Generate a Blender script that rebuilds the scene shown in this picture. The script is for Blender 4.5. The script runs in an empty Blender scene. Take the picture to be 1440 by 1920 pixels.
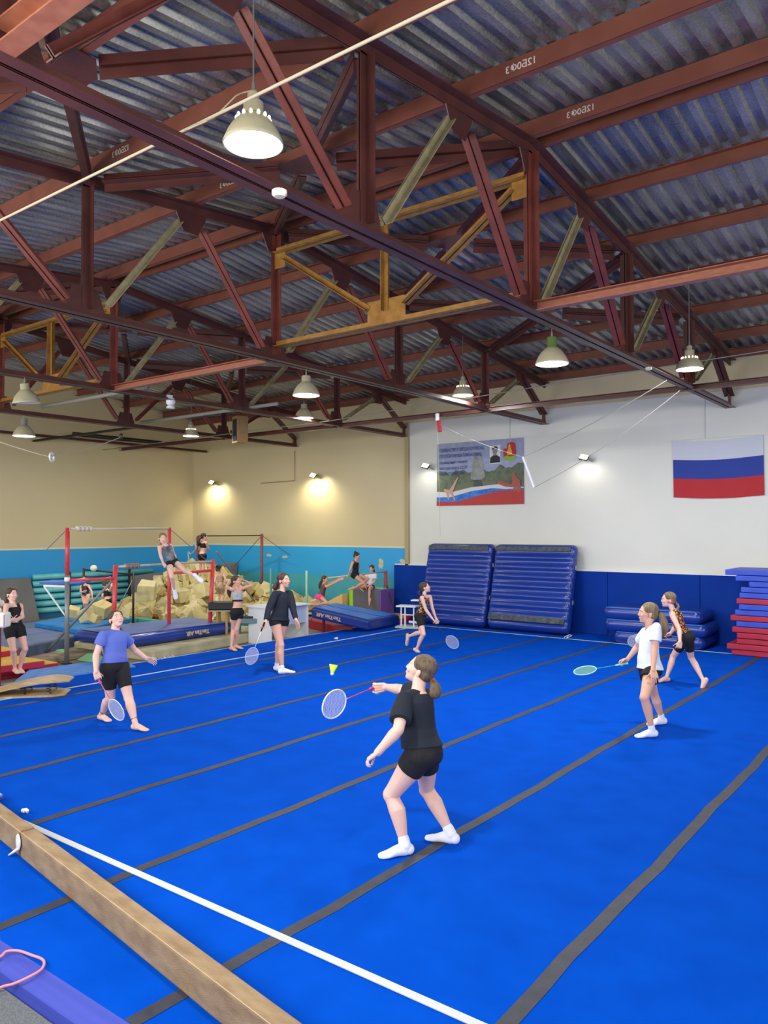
import bpy, bmesh, math, random
from mathutils import Vector as V, Matrix, Euler
random.seed(7)
SC = bpy.context.scene
COL = SC.collection
PI = math.pi

# ------------------------------------------------------------------ camera
EYE = V((0, 0, 2.42)); FPX = 1463.5; YAW = .65436; PITCH = .02074; ROLL = -.00196
FWD = V((-math.sin(YAW)*math.cos(PITCH), math.cos(YAW)*math.cos(PITCH), math.sin(PITCH)))
r0 = V((math.cos(YAW), math.sin(YAW), 0)); u0 = r0.cross(FWD)
RGT = r0*math.cos(ROLL)+u0*math.sin(ROLL); UP = u0*math.cos(ROLL)-r0*math.sin(ROLL)
cam_d = bpy.data.cameras.new('camera'); cam = bpy.data.objects.new('camera', cam_d); COL.objects.link(cam)
cam_d.sensor_fit = 'HORIZONTAL'; cam_d.sensor_width = 36; cam_d.lens = 36*FPX/1440
cam_d.clip_start = .05; cam_d.clip_end = 200
m = Matrix((RGT, UP, -FWD)).transposed().to_4x4(); m.translation = EYE; cam.matrix_world = m
SC.camera = cam

# ------------------------------------------------------------------ light
SC.view_settings.view_transform = 'Standard'; SC.view_settings.look = 'None'
SC.view_settings.gamma = 1; SC.view_settings.use_curve_mapping = False
SC.view_settings.exposure = -0.42
w = bpy.data.worlds.new('world'); SC.world = w; w.use_nodes = True
w.node_tree.nodes['Background'].inputs[0].default_value = (.75, .85, 1, 1)
w.node_tree.nodes['Background'].inputs[1].default_value = .6
def area(name, loc, rot, sx, sy, power, color, spread=PI):
    l = bpy.data.lights.new(name, 'AREA'); l.shape = 'RECTANGLE'; l.size = sx; l.size_y = sy
    l.energy = power; l.color = color; l.spread = spread
    o = bpy.data.objects.new(name, l); COL.objects.link(o); o.location = loc; o.rotation_euler = rot
    return o
NEARY = -.9
# daylight entering through the high windows of the near wall and of the end wall
for i in range(5):
    area('daylight', (-18.2+4.4*i, NEARY+.12, 3.35), (math.radians(90), 0, 0), 3.4, 2.2, 330, (1, .96, .88))
for i in range(3):
    area('daylight', (5.85, 2.5+5*i, 3.1), (0, math.radians(104), 0), 2.4, 3.8, 240, (1, .98, .93))
LAMP_POWER = 150

# ------------------------------------------------------------------ helpers
def at_height(px, py, z):
    d = RGT*((px-720)/FPX)-UP*((py-960)/FPX)+FWD
    return EYE+d*((z-EYE.z)/d.z)
def ray(px, py): return RGT*((px-720)/FPX)-UP*((py-960)/FPX)+FWD
def at_depth(px, py, d): return EYE+ray(px, py)*d
def at_x(px, py, x):
    d = ray(px, py); return EYE+d*((x-EYE.x)/d.x)
def at_y(px, py, y):
    d = ray(px, py); return EYE+d*((y-EYE.y)/d.y)
def rgb(h):
    h = h.lstrip('#'); c = [int(h[i:i+2], 16)/255 for i in (0, 2, 4)]
    return tuple((x/12.92 if x <= .04045 else ((x+.055)/1.055)**2.4) for x in c)+(1,)
MATS = {}
def mat(name, col, rough=.6, metal=0, var=None, vscale=4, bump=0, bscale=30, spec=.5, sub=0, emit=None, estr=0, coat=0, sheen=0, vdetail=4, stretch=None):
    if name in MATS: return MATS[name]
    m = bpy.data.materials.new(name); m.use_nodes = True; nt = m.node_tree; b = nt.nodes['Principled BSDF']
    c = rgb(col) if isinstance(col, str) else col
    b.inputs['Base Color'].default_value = c; b.inputs['Roughness'].default_value = rough
    b.inputs['Metallic'].default_value = metal; b.inputs['Specular IOR Level'].default_value = spec
    if coat: b.inputs['Coat Weight'].default_value = coat; b.inputs['Coat Roughness'].default_value = .15
    if sheen: b.inputs['Sheen Weight'].default_value = sheen
    if sub:
        b.inputs['Subsurface Weight'].default_value = sub; b.inputs['Subsurface Radius'].default_value = (.02, .008, .004)
        b.inputs['Subsurface Scale'].default_value = .5
    if emit:
        b.inputs['Emission Color'].default_value = rgb(emit); b.inputs['Emission Strength'].default_value = estr
    tc = nt.nodes.new('ShaderNodeTexCoord'); src = tc.outputs['Object']
    if stretch:
        mp = nt.nodes.new('ShaderNodeMapping'); mp.inputs['Scale'].default_value = stretch
        nt.links.new(src, mp.inputs['Vector']); src = mp.outputs['Vector']
    if var:
        n = nt.nodes.new('ShaderNodeTexNoise'); n.inputs['Scale'].default_value = vscale; n.inputs['Detail'].default_value = vdetail
        r = nt.nodes.new('ShaderNodeValToRGB'); r.color_ramp.elements[0].position = .35; r.color_ramp.elements[1].position = .68
        r.color_ramp.elements[0].color = c; r.color_ramp.elements[1].color = rgb(var)
        nt.links.new(src, n.inputs['Vector']); nt.links.new(n.outputs['Fac'], r.inputs[0]); nt.links.new(r.outputs[0], b.inputs['Base Color'])
    if bump:
        n = nt.nodes.new('ShaderNodeTexNoise'); n.inputs['Scale'].default_value = bscale; n.inputs['Detail'].default_value = 5
        bp = nt.nodes.new('ShaderNodeBump'); bp.inputs['Strength'].default_value = bump; bp.inputs['Distance'].default_value = .02
        nt.links.new(src, n.inputs['Vector']); nt.links.new(n.outputs['Fac'], bp.inputs['Height']); nt.links.new(bp.outputs[0], b.inputs['Normal'])
    MATS[name] = m; return m

class MB:
    def __init__(s): s.v = []; s.f = []
    def poly(s, pts, faces):
        n = len(s.v); s.v += [tuple(p) for p in pts]; s.f += [tuple(n+i for i in f) for f in faces]; return s
    def box(s, c, size, R=None):
        c = V(c); h = V(size)/2; P = []
        for z in (-1, 1):
            for y in (-1, 1):
                for x in (-1, 1):
                    q = V((x*h.x, y*h.y, z*h.z)); P.append(c+(R@q if R else q))
        return s.poly(P, [(0, 2, 3, 1), (4, 5, 7, 6), (0, 1, 5, 4), (2, 6, 7, 3), (0, 4, 6, 2), (1, 3, 7, 5)])
    def hexa(s, b, t):  # bottom four and top four corners, counter-clockwise from above
        return s.poly(list(b)+list(t), [(3, 2, 1, 0), (4, 5, 6, 7), (0, 1, 5, 4), (1, 2, 6, 5), (2, 3, 7, 6), (3, 0, 4, 7)])
    def bar(s, a, b, w, h, side, off=(0, 0)):   # box along a-b, w along side, h along the other axis
        a = V(a); b = V(b); d = (b-a).normalized(); sd = V(side); sd = (sd-d*sd.dot(d)).normalized(); up = sd.cross(d)
        if up.z < 0: up = -up
        o = sd*off[0]+up*off[1]; P = []
        for e in (a, b):
            for j, k in ((-1, -1), (1, -1), (1, 1), (-1, 1)): P.append(e+o+sd*(j*w/2)+up*(k*h/2))
        return s.poly(P, [(3, 2, 1, 0), (4, 5, 6, 7), (0, 1, 5, 4), (1, 2, 6, 5), (2, 3, 7, 6), (3, 0, 4, 7)])
    def tube(s, pts, r, n=8, closed=False, cap=True):
        pts = [V(p) for p in pts]; N = len(pts); base = len(s.v)
        rr = r if isinstance(r, (list, tuple)) else [r]*N
        prev = None
        for i, p in enumerate(pts):
            if closed: d = (pts[(i+1) % N]-pts[i-1]).normalized()
            else: d = (pts[min(i+1, N-1)]-pts[max(i-1, 0)]).normalized()
            if prev is None:
                a = d.orthogonal().normalized()
            else:
                a = prev-d*prev.dot(d)
                a = a.normalized() if a.length > 1e-6 else d.orthogonal().normalized()
            prev = a; b = d.cross(a)
            for k in range(n):
                t = 2*PI*k/n; s.v.append(tuple(p+(a*math.cos(t)+b*math.sin(t))*rr[i]))
        for i in range(N if closed else N-1):
            j = (i+1) % N
            for k in range(n):
                l = (k+1) % n
                s.f.append((base+i*n+k, base+i*n+l, base+j*n+l, base+j*n+k))
        if cap and not closed:
            s.f.append(tuple(base+k for k in reversed(range(n)))); s.f.append(tuple(base+(N-1)*n+k for k in range(n)))
        return s
    def lathe(s, prof, c=(0, 0, 0), n=24, R=None):
        base = len(s.v); c = V(c)
        for r, z in prof:
            for k in range(n):
                t = 2*PI*k/n; q = V((r*math.cos(t), r*math.sin(t), z)); s.v.append(tuple(c+(R@q if R else q)))
        for i in range(len(prof)-1):
            for k in range(n):
                l = (k+1) % n; s.f.append((base+i*n+k, base+i*n+l, base+(i+1)*n+l, base+(i+1)*n+k))
        return s
    def ell(s, c, r, R=None, nu=16, nv=10):
        c = V(c); base = len(s.v)
        s.v.append(tuple(c+(R@V((0, 0, -r[2])) if R else V((0, 0, -r[2])))))
        for i in range(1, nv):
            ph = -PI/2+PI*i/nv
            for k in range(nu):
                t = 2*PI*k/nu; q = V((r[0]*math.cos(ph)*math.cos(t), r[1]*math.cos(ph)*math.sin(t), r[2]*math.sin(ph)))
                s.v.append(tuple(c+(R@q if R else q)))
        s.v.append(tuple(c+(R@V((0, 0, r[2])) if R else V((0, 0, r[2])))))
        for k in range(nu): s.f.append((base, base+1+(k+1) % nu, base+1+k))
        for i in range(nv-2):
            for k in range(nu):
                l = (k+1) % nu; a = base+1+i*nu; s.f.append((a+k, a+l, a+nu+l, a+nu+k))
        top = len(s.v)-1; a = base+1+(nv-2)*nu
        for k in range(nu): s.f.append((a+k, a+(k+1) % nu, top))
        return s
    def mesh(s, name):
        me = bpy.data.meshes.new(name); me.from_pydata(s.v, [], s.f); me.update(); return me
    def obj(s, name, material, parent=None, smooth=False, bevel=0, loc=None, seg=2):
        me = s.mesh(name)
        bm = bmesh.new(); bm.from_mesh(me); bmesh.ops.recalc_face_normals(bm, faces=bm.faces)
        if bevel: bmesh.ops.bevel(bm, geom=list(bm.edges), offset=bevel, segments=seg, profile=.5, affect='EDGES')
        bm.to_mesh(me); bm.free()
        return link(name, me, material, parent, smooth, loc)
def link(name, me, material, parent=None, smooth=False, loc=None):
    if material: me.materials.append(material)
    o = bpy.data.objects.new(name, me); COL.objects.link(o)
    if smooth: me.polygons.foreach_set('use_smooth', [True]*len(me.polygons))
    if loc: o.location = loc
    if parent:
        o.parent = parent
        if not loc: o.matrix_parent_inverse = Matrix.Translation(-parent.location) if parent.type == 'EMPTY' and parent.parent is None and parent.rotation_euler == Euler((0, 0, 0)) else Matrix()
    return o
def tag(o, label=None, cat=None, group=None, kind=None):
    if label: o['label'] = label
    if cat: o['category'] = cat
    if group: o['group'] = group
    if kind: o['kind'] = kind
    return o
def empty(name, loc, label, cat, group=None, rz=0):
    o = bpy.data.objects.new(name, None); COL.objects.link(o); o.location = loc; o.empty_display_size = .1
    if rz: o.rotation_euler = (0, 0, rz)
    return tag(o, label, cat, group)
def struct(o): o['kind'] = 'structure'; return o
def text_obj(name, body, size, M, material, parent, extrude=.001, sx=1, bold=0, shear=0, align='LEFT'):
    c = bpy.data.curves.new(name, 'FONT'); c.body = body; c.size = size; c.extrude = extrude; c.align_x = align; c.offset = bold; c.shear = shear
    t = bpy.data.objects.new(name, c); COL.objects.link(t); dg = bpy.context.evaluated_depsgraph_get()
    me = bpy.data.meshes.new_from_object(t.evaluated_get(dg)); bpy.data.objects.remove(t)
    me.transform(M@Matrix.Diagonal((sx, 1, 1, 1))); me.name = name
    me.materials.clear()
    return link(name, me, material, parent)
def frame(x, y, origin):   # matrix with given x and y axes
    x = V(x).normalized(); y = V(y).normalized(); z = x.cross(y)
    m = Matrix((x, y, z)).transposed().to_4x4(); m.translation = V(origin); return m

# ------------------------------------------------------------------ materials
M_STEEL = mat('steel_brown', '#4a2724', .42, var='#5c302b', vscale=3, bump=.12, bscale=60, spec=.5)
M_STEELR = mat('steel_red', '#7a3b31', .45, var='#642f28', vscale=5, bump=.1, bscale=60)
M_PURL = mat('purlin_primer', '#7d4636', .55, var='#723e30', vscale=4, bump=.05)
M_KHAKI = mat('steel_khaki', '#a39a78', .5, var='#8a8062', vscale=8)
M_OCHRE = mat('steel_ochre', '#a87b36', .5, var='#8f6227', vscale=9, bump=.1)
M_TIE = mat('tie_brown', '#935540', .5, var='#a26850', vscale=10, stretch=(1, 1, 5))
M_GREYP = mat('grey_paint', '#8d8d86', .5)
M_DARK = mat('dark_metal', '#2b2320', .5)
M_WHITE = mat('white_paint', '#e6e8ea', .45)
M_BLACK = mat('black_cloth', '#0c0d12', .9, sheen=0)
M_CHROME = mat('grey_metal', '#8f9396', .35, metal=.7)
M_RED = mat('red_paint', '#d8323a', .35, var='#c24a50', vscale=14)
M_CORD = mat('white_cord', '#b9ae94', .7)

def galv():
    m = bpy.data.materials.new('galvanised'); m.use_nodes = True; nt = m.node_tree; b = nt.nodes['Principled BSDF']
    tc = nt.nodes.new('ShaderNodeTexCoord')
    n = nt.nodes.new('ShaderNodeTexNoise'); n.inputs['Scale'].default_value = 40; n.inputs['Detail'].default_value = 3
    n2 = nt.nodes.new('ShaderNodeTexNoise'); n2.inputs['Scale'].default_value = .9; n2.inputs['Detail'].default_value = 4
    mp = nt.nodes.new('ShaderNodeMapping'); mp.inputs['Scale'].default_value = (5, .9, 1)
    nt.links.new(tc.outputs['Object'], mp.inputs[0]); nt.links.new(mp.outputs[0], n2.inputs['Vector']); nt.links.new(tc.outputs['Object'], n.inputs['Vector'])
    r = nt.nodes.new('ShaderNodeValToRGB'); r.color_ramp.elements[0].color = (.14, .14, .13, 1); r.color_ramp.elements[1].color = (.58, .58, .54, 1)
    r.color_ramp.elements[0].position = .3; r.color_ramp.elements[1].position = .75
    mx = nt.nodes.new('ShaderNodeMath'); mx.operation = 'MULTIPLY_ADD'; mx.inputs[1].default_value = .45
    nt.links.new(n.outputs['Fac'], mx.inputs[0])
    m2 = nt.nodes.new('ShaderNodeMath'); m2.operation = 'MULTIPLY'; m2.inputs[1].default_value = .6; nt.links.new(n2.outputs['Fac'], m2.inputs[0]); nt.links.new(m2.outputs[0], mx.inputs[2])
    nt.links.new(mx.outputs[0], r.inputs[0]); nt.links.new(r.outputs[0], b.inputs['Base Color'])
    b.inputs['Metallic'].default_value = .8
    rr = nt.nodes.new('ShaderNodeMapRange'); rr.inputs['To Min'].default_value = .28; rr.inputs['To Max'].default_value = .5
    nt.links.new(n.outputs['Fac'], rr.inputs['Value']); nt.links.new(rr.outputs[0], b.inputs['Roughness'])
    return m
M_GALV = galv()

# ------------------------------------------------------------------ room
XB, XR, YN, YF = -21.3, 6.0, NEARY, 17.1
RIDGE = 8.1
def zt(y): return 6.86-.11*abs(y-RIDGE)      # top of the top chord
FZ = -.12
def wall_mat(name, layers, axis_patch=None):
    """painted plaster: layers = [(z_top, colour)], with stains and faint unevenness"""
    m = bpy.data.materials.new(name); m.use_nodes = True; nt = m.node_tree; b = nt.nodes['Principled BSDF']
    tc = nt.nodes.new('ShaderNodeTexCoord'); sp = nt.nodes.new('ShaderNodeSeparateXYZ'); nt.links.new(tc.outputs['Object'], sp.inputs[0])
    cur = None
    nz = nt.nodes.new('ShaderNodeTexNoise'); nz.inputs['Scale'].default_value = .6; nz.inputs['Detail'].default_value = 6; nt.links.new(tc.outputs['Object'], nz.inputs['Vector'])
    def tone(c):
        r = nt.nodes.new('ShaderNodeValToRGB'); r.color_ramp.elements[0].position = .3; r.color_ramp.elements[1].position = .75
        a = rgb(c); r.color_ramp.elements[0].color = tuple(x*.93 for x in a[:3])+(1,); r.color_ramp.elements[1].color = a
        nt.links.new(nz.outputs['Fac'], r.inputs[0]); return r.outputs[0]
    cur = tone(layers[0][1])
    for (zc, _), (_, c) in zip(layers[:-1], layers[1:]):
        g = nt.nodes.new('ShaderNodeMath'); g.operation = 'GREATER_THAN'; g.inputs[1].default_value = zc; nt.links.new(sp.outputs['Z'], g.inputs[0])
        mx = nt.nodes.new('ShaderNodeMix'); mx.data_type = 'RGBA'; nt.links.new(g.outputs[0], mx.inputs['Factor'])
        nt.links.new(cur, mx.inputs[6]); nt.links.new(tone(c), mx.inputs[7]); cur = mx.outputs[2]
    nt.links.new(cur, b.inputs['Base Color']); b.inputs['Roughness'].default_value = .42
    n = nt.nodes.new('ShaderNodeTexNoise'); n.inputs['Scale'].default_value = 1.6; n.inputs['Detail'].default_value = 8
    bp = nt.nodes.new('ShaderNodeBump'); bp.inputs['Strength'].default_value = .25; bp.inputs['Distance'].default_value = .05
    nt.links.new(tc.outputs['Object'], n.inputs['Vector']); nt.links.new(n.outputs['Fac'], bp.inputs['Height']); nt.links.new(bp.outputs[0], b.inputs['Normal'])
    return m
BEIGE = '#cdbf97'; CREAM = '#dcd3b0'; SKYB = '#30a4e0'; TEAL = '#2f8aa6'; WHT = '#dcddd2'
M_WL = wall_mat('plaster_beige_blue', [(1.05, '#46a6b6'), (1.88, SKYB), (1.93, CREAM), (9, BEIGE)])
M_WB = wall_mat('plaster_back', [(1.83, '#2f9ada'), (1.88, CREAM), (9, BEIGE)])
M_WF = wall_mat('plaster_white', [(5.25, WHT), (9, BEIGE)])
M_WN = wall_mat('plaster_near', [(1.6, '#5d86b4'), (9, '#cfcabd')])
T = .25
struct(MB().box(((XB+XR)/2, (YN+YF)/2, FZ-.1), (XR-XB+1, YF-YN+1, .2)).obj('floor', mat('concrete_floor', '#7b6f68', .6, var='#8c837d', vscale=1.5, bump=.1)))
struct(MB().box(((XB-.3-12.3)/2, YF+T/2, 3), (abs(XB-.3+12.3), T, 6.4)).obj('wall_far', M_WL))
struct(MB().box(((XR-12.3)/2, YF+T/2, 3), (XR+12.3, T, 6.4)).obj('wall_far', M_WF))
struct(MB().box((-12.3, YF-.03, 2.55), (.12, .08, 5.4)).obj('trim_1', mat('corner_strip', '#a89a72', .6)))
def gable(x0, x1, name, mt):
    P = [(x0, YN-T, FZ-.1), (x0, YF+T, FZ-.1), (x0, YF+T, zt(YF)+.24), (x0, RIDGE, zt(RIDGE)+.24), (x0, YN-T, zt(YN)+.24)]
    Q = [(x1,)+p[1:] for p in P]
    return struct(MB().poly(P+Q, [(0, 1, 2, 3, 4), (9, 8, 7, 6, 5)]+[(i, i+5, (i+1) % 5+5, (i+1) % 5) for i in range(5)]).obj(name, mt))
gable(XB-T, XB, 'wall_left', M_WB)
# near wall and right wall with window openings
def wall_with_windows(name, axis, c, lo, hi, wins, z0, z1, ztop, mt):
    mb = MB()
    def seg(a, b, za, zb):
        if b-a < .001 or zb-za < .001: return
        if axis == 'x': mb.box(((a+b)/2, c, (za+zb)/2), (b-a, T, zb-za))
        else: mb.box((c, (a+b)/2, (za+zb)/2), (T, b-a, zb-za))
    seg(lo, hi, FZ-.1, z0); seg(lo, hi, z1, ztop)
    cur = lo
    for a, b in wins: seg(cur, a, z0, z1); cur = b
    seg(cur, hi, z0, z1)
    return struct(mb.obj(name, mt))
wn = [(-18.2+4.4*i-1.7, -18.2+4.4*i+1.7) for i in range(5)]
wall_with_windows('wall_near', 'x', YN-T/2, XB-.3, XR+.3, wn, 2.2, 4.5, zt(YN)+.3, M_WN)
wr = [(2.5+5*i-1.9, 2.5+5*i+1.9) for i in range(3)]
wall_with_windows('wall_right', 'y', XR+T/2, YN-.3, YF+.3, wr, 1.9, 4.4, 7.2, M_WN)
M_GLASS = mat('window_glass', '#dfe8ee', .3, emit='#dfeaf7', estr=1.2)
k = 1
for a, b in wn:
    w_ = struct(MB().box(((a+b)/2, YN-.12, 2.24), (b-a, .1, .08)).box(((a+b)/2, YN-.12, 4.46), (b-a, .1, .08)).box((a+.04, YN-.12, 3.35), (.08, .1, 2.2)).box((b-.04, YN-.12, 3.35), (.08, .1, 2.2)).box(((a+b)/2, YN-.12, 3.35), (.06, .08, 2.2)).obj(f'window_{k}', M_WHITE))
    MB().box(((a+b)/2, YN-.16, 3.35), (b-a-.1, .01, 2.2)).obj('window_pane', M_GLASS, w_); k += 1
for a, b in wr:
    w_ = struct(MB().box((XR+.12, (a+b)/2, 1.94), (.1, b-a, .08)).box((XR+.12, (a+b)/2, 4.36), (.1, b-a, .08)).box((XR+.12, a+.04, 3.15), (.1, .08, 2.4)).box((XR+.12, b-.04, 3.15), (.1, .08, 2.4)).box((XR+.12, (a+b)/2, 3.15), (.08, .06, 2.4)).obj(f'window_{k}', M_WHITE))
    MB().box((XR+.16, (a+b)/2, 3.15), (.01, b-a-.1, 2.4)).obj('window_pane', M_GLASS, w_); k += 1

# corrugated deck (ceiling)
def deck():
    mb = MB(); pitch = .215; hgt = .055; x = XB-.1; prof = []
    while x < XR+.1:
        prof += [(x, 0), (x+.075, 0), (x+.1, hgt), (x+.19, hgt)]; x += pitch
    ys = [YN-.3, RIDGE, YF+.3]
    P = []
    for off in (0, .012):
        for y in ys:
            for px_, h in prof: P.append((px_, y, zt(y)+.19+h+off))
    n = len(prof); F = []
    for r in (0, 1):
        for i in range(n-1): F.append((r*n+i, r*n+i+1, (r+1)*n+i+1, (r+1)*n+i))
        for i in range(n-1): a = 3*n+r*n+i; F.append((a, a+n, a+n+1, a+1))
    mb.poly(P, F); me = mb.mesh('ceiling'); return struct(link('ceiling', me, M_GALV))
deck()

# wall peeling patches, seams on the walls
def wall_patch(px, py, sx, sy, col, seed, label, y=YF-.004):
    c = at_y(px, py, y); rnd = random.Random(seed); n = 18; P = []
    for k_ in range(n):
        t = 2*PI*k_/n; q = rnd.uniform(.6, 1.1); P.append((c.x+sx*q*math.cos(t), y, c.z+sy*q*math.sin(t)))
    P2 = [(p[0], p[1]+.02, p[2]) for p in P]
    o = MB().poly(P+P2, [tuple(range(n)), tuple(reversed(range(n, 2*n)))]+[(i, (i+1) % n, n+(i+1) % n, n+i) for i in range(n)]).obj('paint_patch', mat('bare_plaster', '#c9bb96', .8))
    tag(o, label, 'paint patch', 'bare patches where wall paint has peeled')
wall_patch(714, 1057, .1, .17, CREAM, 1, 'bare oval plaster patch in blue paint right of the seated girls')
wall_patch(504, 1041, .12, .05, CREAM, 2, 'small bare plaster patch beside red high bar post')
wall_patch(534, 1044, .13, .05, CREAM, 3, 'small winged bare plaster patch right of red high bar post')
wall_patch(757, 1053, .16, .08, CREAM, 4, 'bare plaster patch above left end of blue wall padding')

# ------------------------------------------------------------------ blue spring floor
MX0, MX1, MY0, MY1 = -12.15, 5.6, 2.31, 17.05
fl = empty('floor_mat', (-4, 9, 0), 'large bright blue carpeted gymnastics floor with grey tape seams', 'floor mat')
M_CARPET = mat('blue_carpet', '#004ec6', .9, var='#0048bc', vscale=3, bump=.3, bscale=350, spec=.03)
MB().box(((MX0+MX1)/2, (MY0+MY1)/2, -.058), (MX1-MX0, MY1-MY0, .116)).obj('carpet', M_CARPET, fl)
M_TAPE = mat('grey_tape', '#30323f', .6, var='#3a3c4a', vscale=9, bump=.2, bscale=50)
i = 0
while -10.57+1.4475*i < MX1:
    x = -10.57+1.4475*i; N = 40; mb = MB(); P = []
    for j in range(N+1):
        y = MY0+(MY1-MY0)*j/N; wob = .008*math.sin(j*.9+i*2)+.006*math.sin(j*2.3+i)
        P += [(x+wob-.047, y, .003), (x+wob+.047, y, .003)]
    mb.poly(P, [(2*j, 2*j+1, 2*j+3, 2*j+2) for j in range(N)]); mb.obj('seam_tape', M_TAPE, fl); i += 1
M_LINE = mat('white_line', '#c6ccce', .7)
for a, b in (((-11.05, 3.33), (-11.05, 15.98)),): MB().box(((a[0]+b[0])/2, (a[1]+b[1])/2, .004), (.05, b[1]-a[1], .004)).obj('boundary_line', M_LINE, fl)
MB().box(((-11.05+5)/2, 15.96, .004), (16.05, .05, .004)).obj('boundary_line', M_LINE, fl)
MB().box(((-6.4+5)/2, 3.33, .0055), (11.4, .055, .005)).obj('boundary_line', M_LINE, fl)
MB().box((MX0+.012, (MY0+MY1)/2, .002), (.03, MY1-MY0, .006)).obj('edge_binding', mat('pale_edge', '#9fb3d8', .6), fl)
# soft periwinkle edge and grey carpet by the camera
o = MB().hexa([(XB+4, 2.13, FZ), (XR-.3, 2.13, FZ), (XR-.3, 2.305, FZ), (XB+4, 2.305, FZ)], [(XB+4, 2.155, -.012), (XR-.3, 2.155, -.012), (XR-.3, 2.305, .004), (XB+4, 2.305, .004)]).obj('edge_strip', mat('periwinkle_vinyl', '#4654bd', .5, var='#3d4bb0', vscale=2, stretch=(.3, 12, 1), bump=.15, bscale=8))
tag(o, 'periwinkle blue vinyl strip edging the blue floor by grey carpet', 'edge strip')
o = MB().box(((XB+XR)/2+2, (YN+2.12)/2, FZ+.045), (XR-XB-4.6, 2.12-YN-.03, .09)).obj('carpet_runner', mat('grey_carpet', '#5e646a', .95, var='#777d83', vscale=90, bump=.6, bscale=200, vdetail=6))
tag(o, 'speckled grey carpet at the bottom left corner of the view', 'carpet')

# ------------------------------------------------------------------ roof steelwork
def angle_pair(mb, a, b, leg, side=(1, 0, 0), flip=False, gap=.014, t=.009):
    """two angle bars back to back; the flanges are at the lower (or upper) edge"""
    s = 1 if flip else -1
    for k_ in (-1, 1):
        mb.bar(a, b, t, leg, side, (k_*(gap/2+t/2), 0))
        mb.bar(a, b, leg, t, side, (k_*(gap/2+leg/2), s*(leg/2-t/2)))
    return mb
def dark_label(which): return f'brown riveted steel roof truss, {which}'
TR = [(-4.09, 'nearest the camera, above the black shirted player'), (-8.25, 'second from the camera, ending left of the banner top'), (-12.35, 'third from the camera, ending above the white wall corner'), (-16.43, 'farthest fully seen, ending at the beige wall')]
ZB = 4.93
def truss(X, which):
    e = empty('roof_truss', (X, RIDGE, ZB), dark_label(which), 'roof truss', 'steel roof trusses')
    mb = MB(); angle_pair(mb, (X, YN+.02, ZB), (X, 17.08, ZB), .098); mb.obj('bottom_chord', M_STEEL, e)
    for y0, y1 in ((YN-.0, RIDGE), (RIDGE, 17.08)):
        mb = MB(); angle_pair(mb, (X, y0, zt(y0)-.06), (X, y1, zt(y1)-.06), .11, flip=True)
        mb.obj('top_chord', M_STEEL, e)
    bots = [2.0, 5.05, 8.1, 11.15, 14.2]; tops = [.35, 3.5, 6.57, 9.63, 12.7, 15.85]
    for y in bots:
        mb = MB(); angle_pair(mb, (X, y, ZB+.05), (X, y, zt(y)-.1), .092, side=(1, 0, 0)); mb.obj('post', M_STEEL if y != 8.1 else M_STEELR, e)
        mb = MB(); mb.poly([(X-.006, y-.28, ZB-.03), (X-.006, y+.28, ZB-.03), (X-.006, y+.16, ZB+.3), (X-.006, y-.16, ZB+.3), (X+.006, y-.28, ZB-.03), (X+.006, y+.28, ZB-.03), (X+.006, y+.16, ZB+.3), (X+.006, y-.16, ZB+.3)], [(0, 1, 2, 3), (7, 6, 5, 4), (0, 4, 5, 1), (1, 5, 6, 2), (2, 6, 7, 3), (3, 7, 4, 0)])
        mb.obj('gusset_plate', M_STEEL, e)
    for y in tops+[8.1]:
        z = zt(y)-.1
        MB().poly([(X-.006, y-.26, z), (X-.006, y+.26, z), (X-.006, y+.12, z-.27), (X-.006, y-.12, z-.27), (X+.006, y-.26, z), (X+.006, y+.26, z), (X+.006, y+.12, z-.27), (X+.006, y-.12, z-.27)], [(0, 1, 2, 3), (7, 6, 5, 4), (0, 4, 5, 1), (1, 5, 6, 2), (2, 6, 7, 3), (3, 7, 4, 0)]).obj('gusset_plate', M_STEEL, e)
    for j, y in enumerate(tops[1:], 1):      # from a top node down to the two bottom nodes
        if j-1 < len(bots):
            a = V((X, y-.2, zt(y)-.27)); b = V((X, bots[j-1]+.28, ZB+.15))
            mb = MB(); angle_pair(mb, a, b, .07); kh = X > -13 and not (X > -5 and y < 4); o = mb.obj('diagonal', M_KHAKI if kh else M_STEELR, e)
            if kh: o['label'] = 'khaki painted diagonal'
        if j < len(bots):
            a = V((X, y+.2, zt(y)-.27)); b = V((X, bots[j]-.22, ZB+.13))
            mb = MB(); angle_pair(mb, a, b, .075); mb.obj('diagonal', M_STEELR, e)
    mb = MB(); angle_pair(mb, (X, tops[0]+.2, zt(tops[0])-.27), (X, 1.75, ZB+.13), .075); mb.obj('diagonal', M_STEELR, e)
    for s_, y0, y1 in ((1, 15.9, 17.02), (-1, .3, YN+.08)):
        mb = MB(); angle_pair(mb, (X, y0, zt(y0)-.12), (X, y1, ZB+.22), .09); mb.obj('end_strut', M_STEEL, e)
        MB().box((X, 17.0 if s_ > 0 else YN+.1, ZB+.1), (.03, .12, .3)).obj('bearing_plate', M_STEEL, e)
    return e
for X, wl in TR: truss(X, wl)

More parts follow.
